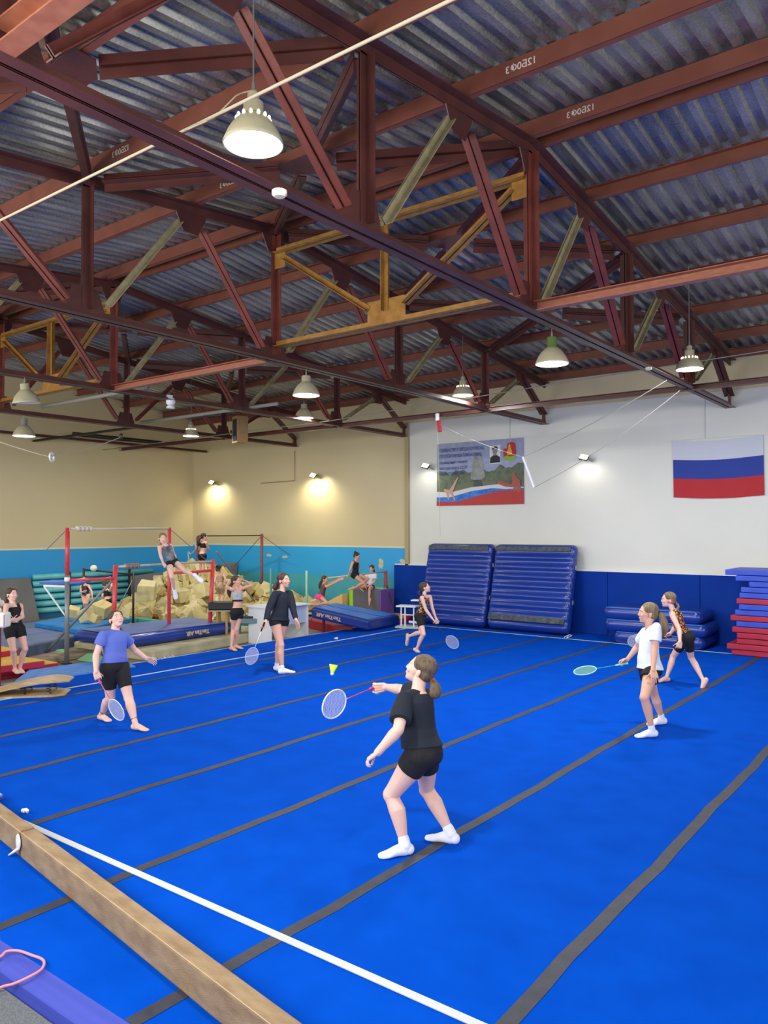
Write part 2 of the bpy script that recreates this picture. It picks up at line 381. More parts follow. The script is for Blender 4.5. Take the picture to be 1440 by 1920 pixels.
def channel(mb, x0, x1, y, zb, h=.18, w=.075, t=.01, face=-1):
    # web on the side looking at the near wall (face=-1) or at the far wall (+1)
    mb.box(((x0+x1)/2, y+face*w/2, zb+h/2), (x1-x0, t, h)); mb.box(((x0+x1)/2, y, zb+t/2), (x1-x0, w, t)); mb.box(((x0+x1)/2, y, zb+h-t/2), (x1-x0, w, t)); return mb
plist = [(2.0, -1), (3.55, -1), (5.08, -1), (6.6, -1), (7.98, -1), (8.26, 1), (9.68, 1), (11.2, 1), (12.75, 1), (14.3, 1), (15.8, 1), (16.95, 1)]
pdesc = {3.55: 'brown roof purlin crossing the top left corner of the view', 5.08: 'brown roof purlin crossing top centre just above the white cable', 6.6: 'brown roof purlin with white stencil, third below the top right corner', 7.98: 'brown roof purlin on the near side of the ridge', 8.26: 'brown roof purlin on the far side of the ridge'}
for n_, (y, fc) in enumerate(plist):
    zb = min(zt(y-.04), zt(y+.04)) if y < RIDGE else zt(y-.04)
    o = channel(MB(), XB+.02, XR-.02, y, zb+.002, face=fc).obj('roof_purlin', M_PURL)
    lab = pdesc.get(y) or ('brown roof purlin %s' % ({9.68: 'first', 11.2: 'second', 12.75: 'third', 14.3: 'fourth', 15.8: 'fifth', 16.95: 'sixth and last'}.get(y, '')+' down the slope from ridge to flag wall' if y > RIDGE else 'brown roof purlin nearest the camera, behind the big tie at top left'))
    tag(o, lab, 'roof purlin', 'steel purlins under the metal roof')
    if y in (6.6, 7.98):
        for X in (-3.85, -7.95):
            text_obj('stencil', '12Б0Ф3', .095, frame((-1, 0, 0), (0, 0, 1), (X+.62, y-.0375-.0065, zb+.06)), mat('stencil_white', '#cfc9bd', .8), o, extrude=.0008, bold=.001)
    elif y == 5.08:
        text_obj('stencil', '12Б0Ф3', .095, frame((-1, 0, 0), (0, 0, 1), (-8.0+.62, y-.0375-.0065, zb+.06)), mat('stencil_white', '#cfc9bd', .8), o, extrude=.0008, bold=.001)
# purlin K-bracing between pairs of trusses
def brace(a, b, lab):
    o = angle_pair(MB(), a, b, .1, side=(0, 0, 1)).obj('roof_brace', M_STEEL); tag(o, lab, 'roof brace', 'slanted braces in the roof plane')
pairs = [(-4.09, -8.25, 'first and second'), (-12.35, -16.43, 'third and fourth')]
ord_ = ['near the top left', 'left of the hanging lamp', 'beyond the ridge', 'low by the flag wall']
for xa, xb, nm in pairs:
    xm = (xa+xb)/2
    for q, ym in enumerate((3.55, 6.6, 9.68, 12.75)):
        z = zt(ym)-.03
        g = MB().poly([(xm-.35, ym-.16, z), (xm+.35, ym-.16, z), (xm+.35, ym+.1, z), (xm+.12, ym+.26, z), (xm-.12, ym+.26, z), (xm-.35, ym+.1, z)]+[(xm-.35, ym-.16, z+.012), (xm+.35, ym-.16, z+.012), (xm+.35, ym+.1, z+.012), (xm+.12, ym+.26, z+.012), (xm-.12, ym+.26, z+.012), (xm-.35, ym+.1, z+.012)], [(0, 1, 2, 3, 4, 5), (11, 10, 9, 8, 7, 6)]+[(i, i+6, (i+1) % 6+6, (i+1) % 6) for i in range(6)]).obj('gusset_plate', M_STEEL)
        tag(g, f'steel gusset plate midway between {nm} trusses, {ord_[q]}', 'gusset plate', 'gusset plates under the purlins')
        for xe in (xa, xb):
            for dy in (-1.53, 1.53):
                ye = ym+dy; d = V((xe-xm, dy, zt(ye)-zt(ym))); p0 = V((xm, ym, zt(ym)-.06))
                brace(p0+d*.13, p0+d*.93, f'steel roof brace {ord_[q]}, toward the {nm.split(" and ")[0 if xe == xa else 1]} truss, {"near" if dy < 0 else "far"} arm')
# yellow bracing trusses along the ridge
def ochre(xa, xb, lab):
    e = empty('bracing_truss', ((xa+xb)/2, RIDGE, 5.1), lab, 'bracing truss', 'ochre bracing trusses at the ridge')
    y = RIDGE; xm = (xa+xb)/2; zl, zh = 5.12, 6.5
    def mem(nm, a, b, leg=.075):
        angle_pair(MB(), a, b, leg, side=(0, 1, 0)).obj(nm, M_OCHRE, e)
    mem('bottom_chord', (xa-.06, y, zl), (xb+.06, y, zl), .085); mem('top_chord', (xa-.06, y, zh), (xb+.06, y, zh), .085)
    mem('post', (xm, y, zl+.15), (xm, y, zh-.05)); mem('diagonal', (xb+.22, y, zh-.12), (xm-.28, y, zl+.22)); mem('diagonal', (xa-.22, y, zh-.12), (xm+.28, y, zl+.22))
    MB().box((xm, y, zl+.14), (.62, .012, .34)).obj('gusset_plate', M_OCHRE, e)
    for s_, xx in ((1, xa-.12), (-1, xb+.12)): MB().box((xx, y, zh-.13), (.22, .012, .26)).obj('gusset_plate', M_OCHRE, e)
ochre(-4.09, -8.25, 'ochre yellow steel bracing truss in the middle of the view')
ochre(-12.35, -16.43, 'ochre yellow steel bracing truss at far left above the hanging lamp')
# ties on the bottom chords
def tie(x0, x1, y, z, mt, lab, h=.1, w=.1):
    o = MB().box(((x0+x1)/2, y, z), (abs(x1-x0), .012, h)).box(((x0+x1)/2, y-.03, z-h/2), (abs(x1-x0), w, .01)).box(((x0+x1)/2, y-.03, z+h/2), (abs(x1-x0), w, .01)).obj('roof_tie', mt)
    return tag(o, lab, 'roof tie', 'steel ties joining the trusses')
tie(-4.0, 3, 8.1, 4.94, M_TIE, 'light brown steel tie running right from the nearest truss')
tie(-12.27, -8.34, 8.1, 4.92, M_TIE, 'light brown steel tie between second and third trusses')
tie(-4.0, 3, 2.0, 4.95, M_TIE, 'big reddish steel tie across the top left corner', h=.12, w=.12)
for xa, xb, nm in ((3, -4.05, 'right of the nearest truss'), (-4.13, -8.2, 'between the nearest two trusses above the banner'), (-8.3, -12.3, 'left of the banner'), (-12.4, -16.38, 'between third and fourth trusses, behind the wooden speaker'), (-16.48, XB+.02, 'running into the back wall corner')):
    tie(xa, xb, 14.3, 4.9, M_STEEL, 'dark brown wall side tie '+nm, h=.09)
tie(-16.48, XB+.02, 11.45, 4.9, M_DARK, 'thin dark tie from farthest truss to back wall', h=.05, w=.05)
# grey light tubes resting on the chords
for y, xa, xb, lb in ((8.85, -12.35, -16.1, 'long pale grey tube above the far left lamps'), (11.7, -11.8, -16.6, 'long pale grey tube behind the wooden speaker box')):
    o = MB().tube([(xa, y, 5.06), (xb, y, 5.06)], .04, 10).obj('steel_tube', M_GREYP, smooth=True); tag(o, lb, 'steel tube', 'pale tubes lying across the trusses')
o = MB().tube([(-20.5, 12.2, 5.12), (-20.5, 15.2, 5.12)], .06, 10).obj('steel_pipe', M_DARK, smooth=True); tag(o, 'short dark pipe hanging high in the back left corner', 'steel pipe')
# rafter against the back wall, seen end on
o = angle_pair(MB(), (-20.55, YN, ZB+.06), (-20.55, 17.05, ZB+.06), .07).obj('wall_rail', M_STEEL); tag(o, 'brown steel rail high along the back left wall', 'steel rail')
# cables
def cable(pts, r, lab, mt=M_CORD, nm='cable', cat='cable', group=None, n=6):
    o = MB().tube(pts, r, n).obj(nm, mt, smooth=True); return tag(o, lab, cat, group)
cy = at_x(330, 252, -4.2); cable([(-21.2, cy.y, cy.z-.0), (-12, cy.y, cy.z), (-4.2, cy.y, cy.z), (XR-.1, cy.y, cy.z)], .011, 'white power cable stretched across the roof past the big lamp')
cw = at_y(1440, 655, 13.6); cable([(XB+.1, 13.6, cw.z-.45), (-12, 13.6, cw.z-.35), (-6, 13.6, cw.z-.12), (XR-.1, 13.6, cw.z+.25)], .009, 'thin grey wire strung above the white flag wall', M_GREYP)
# ------------------------------------------------------------------ pendant lamps
M_SHADE = mat('lamp_enamel', '#b9b296', .45, var='#a7a083', vscale=6)
M_SHADEI = mat('lamp_inside', '#f4f4ee', .4)
M_BULB = mat('lamp_glow', '#ffffff', .5, emit='#f8faff', estr=26)
M_GREEN = mat('lamp_green', '#5f7a3e', .5)
def pendant(c, dia, lab, neck='long', top=None, neckmat=None, lit=True, holes=True, tilt=0, power=None):
    """c = centre of the mouth of the hood"""
    e = empty('pendant_lamp', c, lab, 'pendant lamp', 'bell shaped pendant lamps')
    R = dia/2; c = V(c); Rm = Matrix.Rotation(tilt, 3, 'X')
    prof = [(1, 0), (1.02, .02), (.97, .16), (.86, .42), (.72, .64), (.55, .84), (.42, .95), (.36, 1.0)]
    outer = [(R*a, R*b) for a, b in prof]; inner = [(R*a-.006, R*b) for a, b in reversed(prof)]
    MB().lathe(outer+inner+[outer[0]], c, 32, Rm).obj('hood', M_SHADE, e, smooth=True)
    nm = neckmat or M_SHADE; h = R*1.0
    if neck == 'long': p2 = [(.36, 1.0), (.34, 1.03), (.34, 1.42), (.30, 1.46), (.2, 1.5), (.2, 1.72), (.12, 1.84), (0, 1.85)]
    elif neck == 'green': p2 = [(.36, 1.0), (.3, 1.04), (.3, 1.62), (.26, 1.66), (0, 1.67)]
    else: p2 = [(.38, .97), (.34, 1.02), (.34, 1.42), (.28, 1.48), (0, 1.5)]
    MB().lathe([(R*a, R*b) for a, b in p2], c, 20, Rm).obj('neck', nm, e, smooth=True)
    tz = c+Rm@V((0, 0, R*p2[-1][1]))
    MB().tube([tz-V((0, 0, .02)), tz+V((0, 0, .05))], .012, 8).obj('hook', M_CHROME, e)
    if top: MB().tube([tz+V((0, 0, .04)), (tz.x, tz.y, top)], .006, 6).obj('hanging_wire', M_CHROME, e)
    MB().lathe([(0, R*.03), (R*.7, R*.035), (R*.985, R*.06)], c, 32, Rm).obj('lit_glass' if lit else 'reflector', M_BULB if lit else M_SHADEI, e)
    if holes:
        for k_ in range(14):
            t = 2*PI*k_/14; q = V((R*.56*math.cos(t), R*.56*math.sin(t), R*.86)); MB().ell(c+Rm@q, (.012*R/.2, .012*R/.2, .02*R/.2), nu=8, nv=6).obj('vent_hole', mat('vent_glow', '#fffbe8', .5, emit='#fff6dc', estr=2.5), e)
    if lit:
        l = bpy.data.lights.new('lamp_light', 'AREA'); l.shape = 'DISK'; l.size = dia*.85; l.energy = power or LAMP_POWER; l.color = (1, .98, .94)
        o = bpy.data.objects.new('lamp_light', l); COL.objects.link(o); o.location = c+V((0, 0, -.01)); o.parent = e; o.matrix_parent_inverse = Matrix.Translation(-c)
    return e
L1t = at_depth(475, 272, 5.05)+V((0, 0, .36)); cable([L1t, L1t+V((-.12, 0, .02)), at_depth(442, 180, 5.0), at_depth(400, 222, 5.0), at_x(350, 243, -3.95)], .005, 'thin looping flex joining the big lamp to the white cable')
L1 = at_depth(475, 272, 5.05)
pendant(L1, .385, 'biggest cream bell lamp glowing near top left', 'long', top=zt(L1.y)+.2)
p = at_x(1035, 683, -4.2); pendant(p, .405, 'cream bell lamp with green neck under the nearest truss', 'green', top=4.935, neckmat=M_GREEN, holes=False)
p = at_depth(1293, 693, 12.3); pendant(p, .42, 'cream bell lamp hanging in front of the wall above the flag', 'long', top=zt(p.y)+.2)
p = at_depth(868, 742, 15.6); pendant(p, .42, 'cream bell lamp hanging by a wire above the banner', 'long', top=zt(p.y)+.2)
p = at_x(574, 742, -8.25); pendant(p, .42, 'cream bell lamp, upper one of the close pair left of the banner', 'short', top=4.935, holes=False)
p = at_x(570, 784, -12.35); pendant(p, .44, 'smaller looking bell lamp, lower one of the close pair left of the banner', 'short', top=4.935, holes=False)
p = at_depth(358, 818, 20.4); pendant(p, .42, 'far bell lamp beside the wooden speaker box in the corner', 'long', top=zt(p.y)+.2)
p = at_x(50, 756, -12.35); pendant(p, .43, 'unlit cream bell lamp at the far left edge, upper one', 'short', top=4.935, lit=False, holes=False, tilt=.12)
p = at_x(45, 818, -16.43); pendant(p, .46, 'glowing bell lamp with grey neck at the far left edge, lower one', 'green', top=4.935, neckmat=M_GREYP, holes=False)

# round smoke detectors below the nearest truss
for px, py, s_, lb in ((524, 362, .055, 'round cream smoke detector under the nearest truss beside the big lamp'), (1216, 691, .05, 'small round cream smoke detector near the wall end of the nearest truss')):
    p = at_x(px, py, -4.0 if px > 1000 else -3.98); o = MB().lathe([(0, -.03), (s_*.7, -.028), (s_, -.012), (s_, .015), (s_*.8, .02), (0, .02)], p, 20).obj('smoke_detector', mat('cream_plastic', '#d9cfae', .4), smooth=False); tag(o, lb, 'smoke detector')
# wooden speaker box
p = at_x(450, 806, -15.2); e = empty('speaker', p, 'wooden speaker box with dark front hanging under the roof', 'speaker')
Rz = Matrix.Rotation(math.radians(-20), 3, 'Z'); hh = .34
MB().box(p, (.34, .3, 2*hh), Rz).obj('cabinet', mat('light_wood', '#a07f4e', .55, var='#8d6c3c', vscale=6, stretch=(8, 8, 1)), e)
MB().box(p+Rz@V((.03, -.155, -.02)), (.24, .02, .56), Rz).obj('grille', mat('grille_dark', '#1c262c', .8), e)
MB().tube([p+V((0, 0, hh)), p+V((0, 0, hh+.3))], .01).obj('bracket', M_DARK, e)
# camera like small white fixture, clip with red pouch
p = at_x(320, 753, -12.35); e = empty('spotlight', p, 'small round white spotlight hanging left of the wooden speaker', 'spotlight')
MB().ell(p, (.09, .09, .09)).obj('housing', M_WHITE, e, smooth=True); MB().box(p+V((.02, -.05, .09)), (.06, .12, .05)).obj('bracket', M_WHITE, e)
MB().tube([p+V((0, 0, .08)), (p.x, p.y, 4.93)], .01).obj('rod', M_WHITE, e)
MB().lathe([(.07, -.09), (.085, -.13), (.06, -.135), (0, -.12)], p, 16).obj('lens', M_SHADEI, e)
p = at_y(820, 782, 14.2); e = empty('pulley_clip', p, 'white clip with red pouch hanging from the wall side tie', 'pulley')
MB().box(p, (.07, .06, .16)).obj('clip', M_WHITE, e, bevel=.01)
MB().box(p+V((.05, 0, -.2)), (.08, .05, .26), Matrix.Rotation(-.15, 3, 'Y')).obj('pouch', mat('red_cloth', '#9b1c2c', .7), e, bevel=.01)
MB().tube([p+V((0, 0, -.1)), p+V((.0, .1, -2.6))], .004).obj('cord', M_CORD, e)
# spotting rope rig hung from the nearest truss
a1 = at_x(1250, 713, -4.09); a2 = at_x(1275, 732, -4.05); b1 = at_depth(980, 857, 14.6); b2 = at_depth(1001, 914, 14.6)
e = empty('rope_rig', b1, 'spotting ropes and white spreader bar hanging across the wall', 'rope rig')
def sag(a, b, s_, n=12):
    a = V(a); b = V(b); return [a.lerp(b, t/n)-V((0, 0, 4*s_*(t/n)*(1-t/n))) for t in range(n+1)]
mt = mat('rope_grey', '#9c9a92', .8)
MB().tube(sag(a1, b1, .06), .007).obj('rope', mt, e); MB().tube(sag(a2, b2, .1), .007).obj('rope', mt, e)
MB().tube([b1, b2], .022, 8).obj('spreader_bar', M_WHITE, e); MB().tube(sag(b1, at_y(822, 795, 14.2), .05), .004).obj('rope', mt, e)
# white ring carrier on ropes at the far left
p = at_depth(97, 857, 13); e = empty('rope_ring', p, 'white oval ring held between two ropes at far left', 'rope ring')
ring = [p+V((.12*math.cos(t)*.8, -.09*math.cos(t), .07*math.sin(t))) for t in [2*PI*k_/20 for k_ in range(20)]]
MB().tube(ring, .016, 8, closed=True).obj('ring', M_WHITE, e, smooth=True)
MB().tube([ring[10]] + sag(ring[10], at_depth(-60, 806, 13), .03), .009).obj('rope', M_CORD, e)
MB().tube(sag(ring[0], at_depth(226, 820, 15), .04), .009).obj('rope', M_CORD, e)
MB().ell(at_depth(227, 818, 15), (.05, .03, .06)).obj('pulley', M_DARK, e, smooth=True)
# wall floodlights
for k_, (px, py, yy, lb) in enumerate(((397, 905, 17.0, 'glowing floodlight on beige wall near the room corner'), (587, 892, 17.0, 'glowing floodlight on beige wall left of the banner'), (798, 874, 17.0, 'glowing floodlight at the left edge of the banner'), (1095, 858, 17.0, 'glowing floodlight on white wall between banner and flag'))):
    p = at_y(px, py, 16.85); e = empty('floodlight', p, lb, 'floodlight', 'small floodlights on the far wall')
    Rf = Matrix.Rotation(math.radians(14), 3, 'Y')@Matrix.Rotation(math.radians(-38), 3, 'X')
    MB().box(p, (.2, .045, .14), Rf).obj('housing', M_DARK, e)
    MB().box(p+Rf@V((0, -.026, 0)), (.18, .006, .12), Rf).obj('lit_face', mat('flood_glow', '#ffffff', .5, emit='#fff4d0' if k_ < 2 else '#fffdf0', estr=14), e)
    MB().tube([p+V((.05, .03, -.02)), (p.x+.1, 17.08, p.z-.08)], .014).obj('bracket', M_CHROME, e)
    l = bpy.data.lights.new('flood_light', 'SPOT'); l.energy = 130 if k_ < 2 else 18; l.spot_size = math.radians(150); l.spot_blend = .8; l.color = (1, .88, .6) if k_ < 2 else (1, .95, .85); l.shadow_soft_size = .08
    o = bpy.data.objects.new('flood_light', l); COL.objects.link(o); o.parent = e; o.location = V((.0, -.14, -.05)); o.rotation_euler = (math.radians(28), 0, 0)
for x, z0, z1 in ((-4.6, 4.3, 5.3), (-9.2, 4.6, 5.2)):
    tag(MB().tube([(x, YF-.01, z0), (x, YF-.01, z1)], .008).obj('wall_cable', mat('plaster_cable', '#c8c8c0', .6)), 'thin cable run down the wall above the %s' % ('flag' if x > -5 else 'banner'), 'cable')
o = MB().tube([(at_y(489, 906, 17.05)), (at_y(552, 901, 17.05)), (at_y(552, 845, 17.05))], .012).obj('conduit', mat('conduit', '#8d8468', .6)); tag(o, 'thin bent conduit on the beige wall between the floodlights', 'conduit')

# ------------------------------------------------------------------ banner
e = empty('banner', (-10.09, 17.09, 3.8), 'gymnastics championship banner with monument, portrait and flag coloured mat', 'banner')
BX0, BX1, BZ0, BZ1 = -11.35, -8.82, 3.0, 4.62; BY = 17.088; BW = BX1-BX0; BH = BZ1-BZ0
def bxy(px, py):   # pixels of a 1240 x 860 drawing of the banner
    return V((BX0+BW*px/1240, 0, BZ1-BH*py/860))
def flat(name, pts, mt, lay, par=None):
    P = [bxy(*p) for p in pts]; n = len(P); y = BY-.004*lay
    return MB().poly([(q.x, y, q.z) for q in P]+[(q.x, y+.003, q.z) for q in P], [tuple(range(n)), tuple(reversed(range(n, 2*n)))]+[(i, (i+1) % n, n+(i+1) % n, n+i) for i in range(n)]).obj(name, mt, par or e)
def bm_(n, c, v=None): return mat('banner_'+n, c, .65, var=v, vscale=9) if v else mat('banner_'+n, c, .65)
MB().box(((BX0+BX1)/2, BY+.006, (BZ0+BZ1)/2), (BW, .01, BH)).obj('sheet', bm_('sky', '#9ba4bf', '#8b95b2'), e)
rn = random.Random(3)
tr = [(0, 690)]+[(x, 455-60*abs(math.sin(x*.011+1))-rn.uniform(0, 40)+(-40 if x > 900 else 0)) for x in range(0, 1241, 40)]+[(1240, 690)]
flat('trees', tr, bm_('trees', '#6a765e', '#4e5c46'), 1)
flat('hill', [(0, 690), (200, 600), (480, 545), (760, 550), (1000, 620), (1240, 690)], bm_('grass', '#6b7355'), 2)
flat('monument', [(500, 500), (560, 160), (580, 160), (585, 300), (600, 160), (615, 300), (640, 150), (655, 160), (710, 490), (660, 520), (540, 520)], bm_('stone', '#9a9c96', '#80837f'), 3)
flat('monument_base', [(555, 520), (655, 520), (680, 610), (540, 610)], bm_('stone_dark', '#4d5350'), 3)
flat('white_band', [(0, 660), (200, 680), (500, 620), (900, 590), (1240, 640), (1240, 760), (0, 760)], bm_('white', '#cfd0d0'), 4)
flat('blue_band', [(0, 740), (200, 745), (520, 670), (820, 640), (1000, 660), (1240, 650), (1240, 800), (0, 830)], bm_('blue', '#2a60b8', '#4a86cf'), 5)
flat('red_band', [(0, 800), (300, 810), (600, 740), (900, 680), (1240, 670), (1240, 860), (0, 860)], bm_('red', '#b23a35'), 6)
flat('gymnast', [(110, 640), (130, 625), (165, 640), (200, 640), (310, 480), (330, 470), (325, 490), (240, 680), (250, 700), (285, 790), (270, 795), (215, 700), (180, 690), (190, 780), (175, 780), (150, 690), (125, 670)], bm_('skin', '#c09a84'), 7)
flat('gymnast', [(880, 560), (900, 545), (1010, 580), (1080, 600), (1095, 530), (1075, 490), (1090, 450), (1125, 450), (1135, 490), (1190, 550), (1205, 680), (1170, 720), (1150, 690), (1145, 620), (1120, 700), (1100, 690), (1110, 640), (1000, 630), (900, 590)], bm_('skin_red', '#a8584a'), 7)
flat('portrait_card', [(775, 80), (925, 75), (925, 315), (775, 320)], bm_('card', '#d9dbdf'), 2)
flat('portrait_suit', [(780, 310), (785, 235), (830, 205), (875, 205), (920, 235), (922, 305)], bm_('suit', '#23242c'), 3)
flat('portrait_face', [(825, 190), (818, 150), (822, 115), (845, 95), (870, 95), (885, 115), (887, 150), (875, 185), (860, 210), (845, 210)], bm_('face', '#8f8784'), 4)
flat('portrait_hair', [(815, 140), (815, 110), (835, 90), (872, 88), (892, 110), (888, 140), (878, 120), (835, 118)], bm_('hair', '#3a3a3e'), 5)
flat('emblem_field', [(965, 130), (1015, 125), (1020, 60), (1085, 45), (1130, 70), (1140, 200), (1120, 240), (965, 235)], bm_('em_red', '#b8252a'), 2)
flat('emblem_tree', [(1020, 215), (1015, 170), (1035, 130), (1035, 90), (1050, 65), (1062, 90), (1068, 130), (1085, 170), (1082, 215)], bm_('em_gold', '#d8a92f'), 3)
flat('emblem_base', [(970, 235), (1010, 222), (1060, 236), (1120, 225), (1130, 240), (1110, 280), (1040, 290), (985, 275)], bm_('em_green', '#7fae2f'), 3)
M_TXT = bm_('text', '#1c2f86')
for body, px, py, sz, sx in (('ПЕРВЕНСТВО ГОРОДА КОТОВСКА', 48, 118, .118, .66), ('ПО СПОРТИВНОЙ ГИМНАСТИКЕ,', 48, 200, .118, .655), ('посвященное памяти', 48, 283, .1, .81), ('мастера спорта СССР', 48, 363, .105, .74), ('ЮРИЯ ПЛАТОНОВА', 48, 440, .105, .73)):
    q = bxy(px, py); text_obj('lettering', body, sz, frame((1, 0, 0), (0, 0, 1), (q.x, BY-.034, q.z)), M_TXT, e, extrude=.001, sx=sx)
# eyelets
for k_ in range(10): MB().ell((BX0+.04+k_*(BW-.08)/9, BY-.002, BZ1-.03), (.012, .006, .012), nu=8, nv=6).obj('eyelet', M_CHROME, e)

# flag of three bands
e = empty('flag', (-4.38, 17.09, 3.7), 'large white, blue and red striped flag hung on the wall', 'flag')
FX0, FX1, FZ0, FZ1 = -5.27, -3.48, 3.07, 4.28
def fband(z0f, z1f, mt, nm):
    N = 40; P = []
    for i in range(N+1):
        for j in range(5):
            u = i/N; v = z0f+(z1f-z0f)*j/4; z = FZ0+(FZ1-FZ0)*v-.045*math.sin(PI*u)*(1)+(.0 if v > .9 else 0)
            P.append((FX0+(FX1-FX0)*u+.01*(1-v), 17.085+.012*math.sin(u*17+v*2)*(1.1-v)-.012, z))
    F = [(i*5+j, (i+1)*5+j, (i+1)*5+j+1, i*5+j+1) for i in range(N) for j in range(4)]
    n = len(P); P += [(a, b+.004, c) for a, b, c in P]; F += [tuple(n+q for q in reversed(f)) for f in F]
    return MB().poly(P, F).obj(nm, mt, e, smooth=True)
fband(.665, 1, mat('flag_white', '#c9ced8', .7), 'white_band'); fband(.335, .668, mat('flag_blue', '#1e3a96', .7), 'blue_band'); fband(0, .338, mat('flag_red', '#b5202a', .7), 'red_band')
MB().tube([(FX0-.04, 17.09, FZ1+.01), (FX1+.04, 17.09, FZ1+.01)], .012, 8).obj('hanging_rod', M_WHITE, e)
# blue wall padding
PZ = 1.42
e = empty('wall_padding', (-6, 17.05, 0), 'dark royal blue padding along the foot of the white wall', 'wall padding')
xx = -12.72
M_PAD = mat('wall_pad_blue', '#00389a', .7, var='#003290', vscale=1.2, bump=.05, bscale=20, spec=.15)
while xx < XR-2.1:
    MB().box((xx+1.0, 17.055, PZ/2+.005), (1.995, .07, PZ)).obj('panel', M_PAD, e, bevel=.012); xx += 2
MB().box((-3.4, 17.06, PZ+.02), (18.6, .06, .025)).obj('top_rail', M_WHITE, e)

# ------------------------------------------------------------------ inflatable mats
M_AIR = mat('air_blue', '#1b3a96', .28, var='#183488', vscale=1.5, bump=.04, bscale=6, coat=.3)
M_AIRT = mat('air_top', '#2a72c8', .35, coat=.2)
M_AIRD = mat('air_side', '#16307e', .3, coat=.3)
def superslab(w, d, h, ribs=0, amp=.03, nx=40, ny=60, power=6, ends=True):
    """rounded inflated slab, centred, width x, depth y, height z; ribs run along x, repeated along y, on both faces"""
    P = []; F = []
    def edge(u): return (1-abs(u)**power)
    grid = {}
    for s_ in (1, -1):
        for i in range(nx+1):
            for j in range(ny+1):
                u = -1+2*i/nx; v = -1+2*j/ny
                cu = max(0, 1-abs(u)**14)**(1/3.); cv = max(0, 1-abs(v)**14)**(1/3.)
                t = h/2*cu*cv
                if ribs:
                    t += amp*abs(math.cos((v+1)/2*ribs*PI))**1.5*-1*min(1, (1-abs(u))*7)*min(1, (1-abs(v))*12)
                x = u*w/2; y = v*d/2
                # round the corners in plan
                rr = .13; ax, ay = abs(x)-(w/2-rr), abs(y)-(d/2-rr)
                if ax > 0 and ay > 0:
                    L = max(ax, ay); q = math.hypot(ax, ay)
                    if q > 1e-6: x = math.copysign(w/2-rr+ax/q*L, x); y = math.copysign(d/2-rr+ay/q*L, y)
                bul = 1
                grid[(s_, i, j)] = len(P); P.append((x, y, s_*t))
    for s_ in (1, -1):
        for i in range(nx):
            for j in range(ny):
                f = (grid[(s_, i, j)], grid[(s_, i+1, j)], grid[(s_, i+1, j+1)], grid[(s_, i, j+1)]); F.append(f if s_ > 0 else tuple(reversed(f)))
    return P, F
def airmat(name, w, d, h, M, mt, parent=None, ribs=0, amp=.03):
    P, F = superslab(w, d, h, ribs, amp); P = [tuple(M@V(p)) for p in P]
    me = bpy.data.meshes.new(name); me.from_pydata(P, [], F)
    bm = bmesh.new(); bm.from_mesh(me); bmesh.ops.remove_doubles(bm, verts=bm.verts, dist=.0005); bmesh.ops.recalc_face_normals(bm, faces=bm.faces); bm.to_mesh(me); bm.free()
    return link(name, me, mt, parent, smooth=True)
def leaning(xc, wid, lab, bottom_band):
    yb, zb, yt_, zt_ = 16.42, .17, 16.86, 2.0
    up = V((0, yt_-yb, zt_-zb)); L = 2.06; up.normalize(); side = V((1, 0, 0)); nrm = side.cross(up)
    c = V((xc, (yb+yt_)/2, (zb+zt_)/2-.06))
    e = empty('crash_mat', (xc, 16.3, 0), lab, 'crash mat', 'inflated crash mats leaning on the wall')
    M = Matrix((side, up, nrm)).transposed().to_4x4(); M.translation = c
    airmat('inflated_body', wid, L, .36, M, M_AIR, e, ribs=9, amp=.05)
    for v, hh_ in ((L/2-.14, .11),)+(((-L/2+.27), .13),)*bottom_band:
        pts = [(-wid/2+.07, v-hh_/2, .184), (wid/2-.1, v-hh_/2, .184), (wid/2-.1, v+hh_/2, .176), (-wid/2+.07, v+hh_/2, .176)]
        MB().hexa([M@V(p)-nrm*.02 for p in pts], [M@V(p) for p in pts]).obj('fastening_strip', mat('velcro_grey', '#3e4450', .9, var='#5d675f', vscale=12), e)
    for v in (-.3, .5):
        MB().box(M@V((wid/2+.005, v, 0)), (.02, .06, .09)).obj('valve', M_CHROME, e)
    return e
leaning(-10.45, 1.92, 'left hand ribbed blue inflated crash mat leaning on wall', 0)
leaning(-8.4, 2.1, 'right hand ribbed blue inflated crash mat with grey strip at its foot', 1)
for k_, (x0, x1, lb) in enumerate(((-6.22, -4.36, 'bottom ribbed blue inflated mat of the low stack'), (-6.42, -4.3, 'middle blue inflated mat of the low stack'), (-6.44, -4.4, 'top blue inflated mat of the low stack'))):
    M = Matrix.Translation(((x0+x1)/2, 16.46, .13+.25*k_)); o = airmat('air_mat', x1-x0, 1.0, .27, M, M_AIR); tag(o, lb, 'air mat', 'low stack of inflated blue mats')
    mb = MB().bar((x0+.1, 15.975, .245+.25*k_), (x1-.1, 15.975, .245+.25*k_), .015, .02, (0, 1, 0)); mb.obj('seam_strip', M_AIRT, o)
